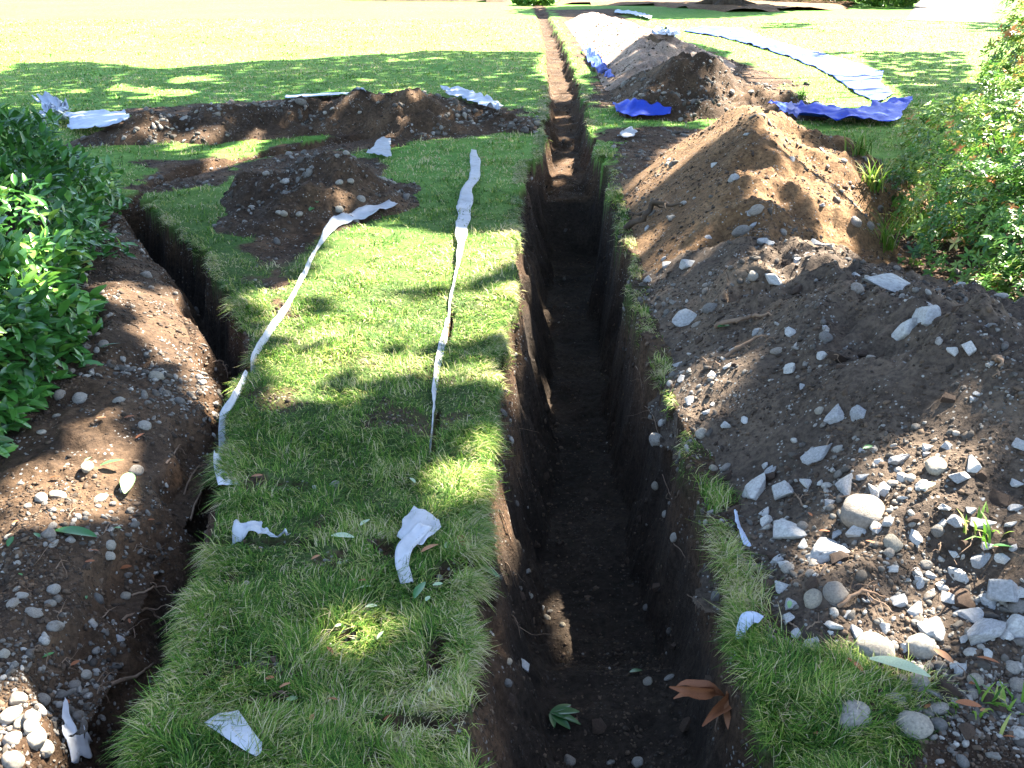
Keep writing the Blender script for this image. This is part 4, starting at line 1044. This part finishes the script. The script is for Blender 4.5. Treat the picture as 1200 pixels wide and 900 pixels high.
# weeds: arching blades at the foot of the shrub
def weed(px, py, lab, seed, n=38, h=.22):
    P = pk(px, py); r_ = np.random.default_rng(seed); V = []; Fc = []; 
    for i in range(n):
        a_ = r_.uniform(0, 6.28); L = h*r_.uniform(.5, 1.1); b = r_.normal(0, .035, 2); le = r_.uniform(.3, 1.1); s_ = np.array([-math.sin(a_), math.cos(a_), 0])*.004
        base = len(V); 
        for q, wd in ((0, 1), (.4, 1), (.75, .7), (1, .1)):
            p = np.array([b[0]+math.cos(a_)*L*q*math.sin(le*q), b[1]+math.sin(a_)*L*q*math.sin(le*q), L*q*math.cos(le*q)]); V += [p-s_*wd, p+s_*wd]
        for q in range(3): Fc.append((base+2*q, base+2*q+1, base+2*q+3, base+2*q+2))
    o = link('grass_tuft', mesh('grass_tuft', np.array(V), np.array(Fc), M['grass'], True, {'tint': np.repeat(np.clip(r_.normal(.5, .2, n), 0, 1), 8)}), loc=P)
    return tag(o, lab, 'grass tuft')
weed(1040,292,'arching tuft of pale grass at the left foot of the shrub',1,40,.28)
weed(1022,225,'bright green grass tuft between the blue tarpaulin and the shrub',2,60,.25)
weed(1065,275,'second tuft of long grass leaning against the shrub',3,40,.26)
weed(1005,182,'low tuft of grass behind the tan heap near the tarpaulin',4,60,.2)
weed(938,118,'tuft of grass on the turf clods between the tarpaulins',5,60,.16)
weed(1165,832,'small green tuft beside the gravel corner',6,24,.07)
weed(1150,628,'sparse grass sprig beside the block at the right edge',7,14,.09)

# ------------------------------------------------------------------ far background
dv = GP([(1062,24),(1160,27),(1165,-30),(1092,-22)])
dz = float(Z0[np.argmin(np.abs(YS-30))].mean())
V = [(p[0], p[1], .02) for p in dv]+[(p[0], p[1], -.15) for p in dv]
dg = mesh('driveway', np.array(V), np.array([(0,1,2,3),(4,7,6,5),(0,4,5,1),(1,5,6,2),(2,6,7,3),(3,7,4,0)]), M['drive'], False)
tag(link('driveway', dg), kind='structure')
def bed(name, pl, h, mat, seed):
    P = GP(pl); gx, gy = np.meshgrid(np.linspace(P[:, 0].min()-.5, P[:, 0].max()+.5, 160), np.linspace(P[:, 1].min()-.5, P[:, 1].max()+.5, 90))
    d = sdpoly(gx, gy, P)+fbm(gx, gy, 1.5, 3, seed)*.6; z = np.clip(-d*.4, -.05, h)+fbm(gx, gy, .5, 4, seed)*.05+.0
    f = gridfaces(90, 160); k = (d.ravel()[f] < .3).all(1)
    tag(link(name, mesh(name, np.stack([gx, gy, z], -1), f[k], mat)), kind='structure')
bed('planting_bed', [(665,6),(760,7),(860,15),(1000,12),(1000,-30),(640,-30)], .10, M['soil_tan'], 3)
bed('planting_bed', [(395,1),(600,3),(600,-18),(380,-18)], .08, M['soil_dark'], 5)
def far_tree(px, py, h, r, seed, lab, tr=.25, n=9000, name='background_tree', low=1.2, leafs=.24):
    x, y_ = gp(px, py); root_ = empty(name, (x, y_, 0), label=lab, cat='tree' if tr > .1 else 'bush')
    r_ = np.random.default_rng(seed); P, nn, dep = blob_surface(n, (0, 0, low+(h-low)*.5), (r, r, (h-low)*.5), seed, -1, 2)
    P = P[P[:, 2] > .03]
    nn = unit(r_.normal(0, 1, P.shape)+np.array([0, 0, .6]))
    V, Fc = scatter(lt_v, lt_f, P, frames(nn, r_.uniform(0, 6.28, len(P)), leafs, leafs, leafs))
    link('crown', mesh('crown', V, Fc, M['canopy' if tr > .1 else 'azalea'], True, {'tint': np.repeat(r_.random(len(P))*.7, len(lt_v))}), root_)
    parts = [tube(curvy((0, 0, -.3), (.1, 0, h*.6), 10, .08, seed), [tr*1.5, tr, tr*.8, tr*.4], 12)]
    for i in range(6):
        a_ = i*1.05; parts.append(tube(curvy((0, 0, low+.3*i), (math.cos(a_)*r*.7, math.sin(a_)*r*.7, low+(h-low)*.5), 9, .1, seed+i), [tr*.4, tr*.1], 6))
        parts.append(tube(curvy((0, 0, .25), (math.cos(a_)*tr*3.4, math.sin(a_)*tr*3.4, -.05), 5, .02, seed+20+i), [tr*.5, tr*.15], 6))
    link('trunk', mesh('trunk', *join(parts), M['bark']), root_)
far_tree(850, 8, 8, 4.2, 11, 'big tree trunk rooted in the brown bed at the top of the photo', .42, 9000, low=2.2, leafs=.4)
far_tree(440, -8, 7, 4.5, 12, 'tree beyond the far left lawn shading its edge', .3, 8000, low=2.2, leafs=.4)
far_tree(720, -2, 1.3, 2.0, 13, 'dark low bush behind the sand heap at the top edge', .03, 5000, 'bush', 0, .16)
far_tree(965, 3, 1.6, 2.4, 14, 'dense green bush left of its lighter neighbour by the driveway', .03, 7000, 'bush', 0, .15)
far_tree(1040, 8, 1.5, 1.5, 15, 'pale flowering bush next to the driveway', .03, 6000, 'bush', 0, .14)
far_tree(627, 6, .45, .9, 16, 'low green plant at the far end of the trench', .02, 1800, 'bush', 0, .14)
print('verts in grid', X.size)
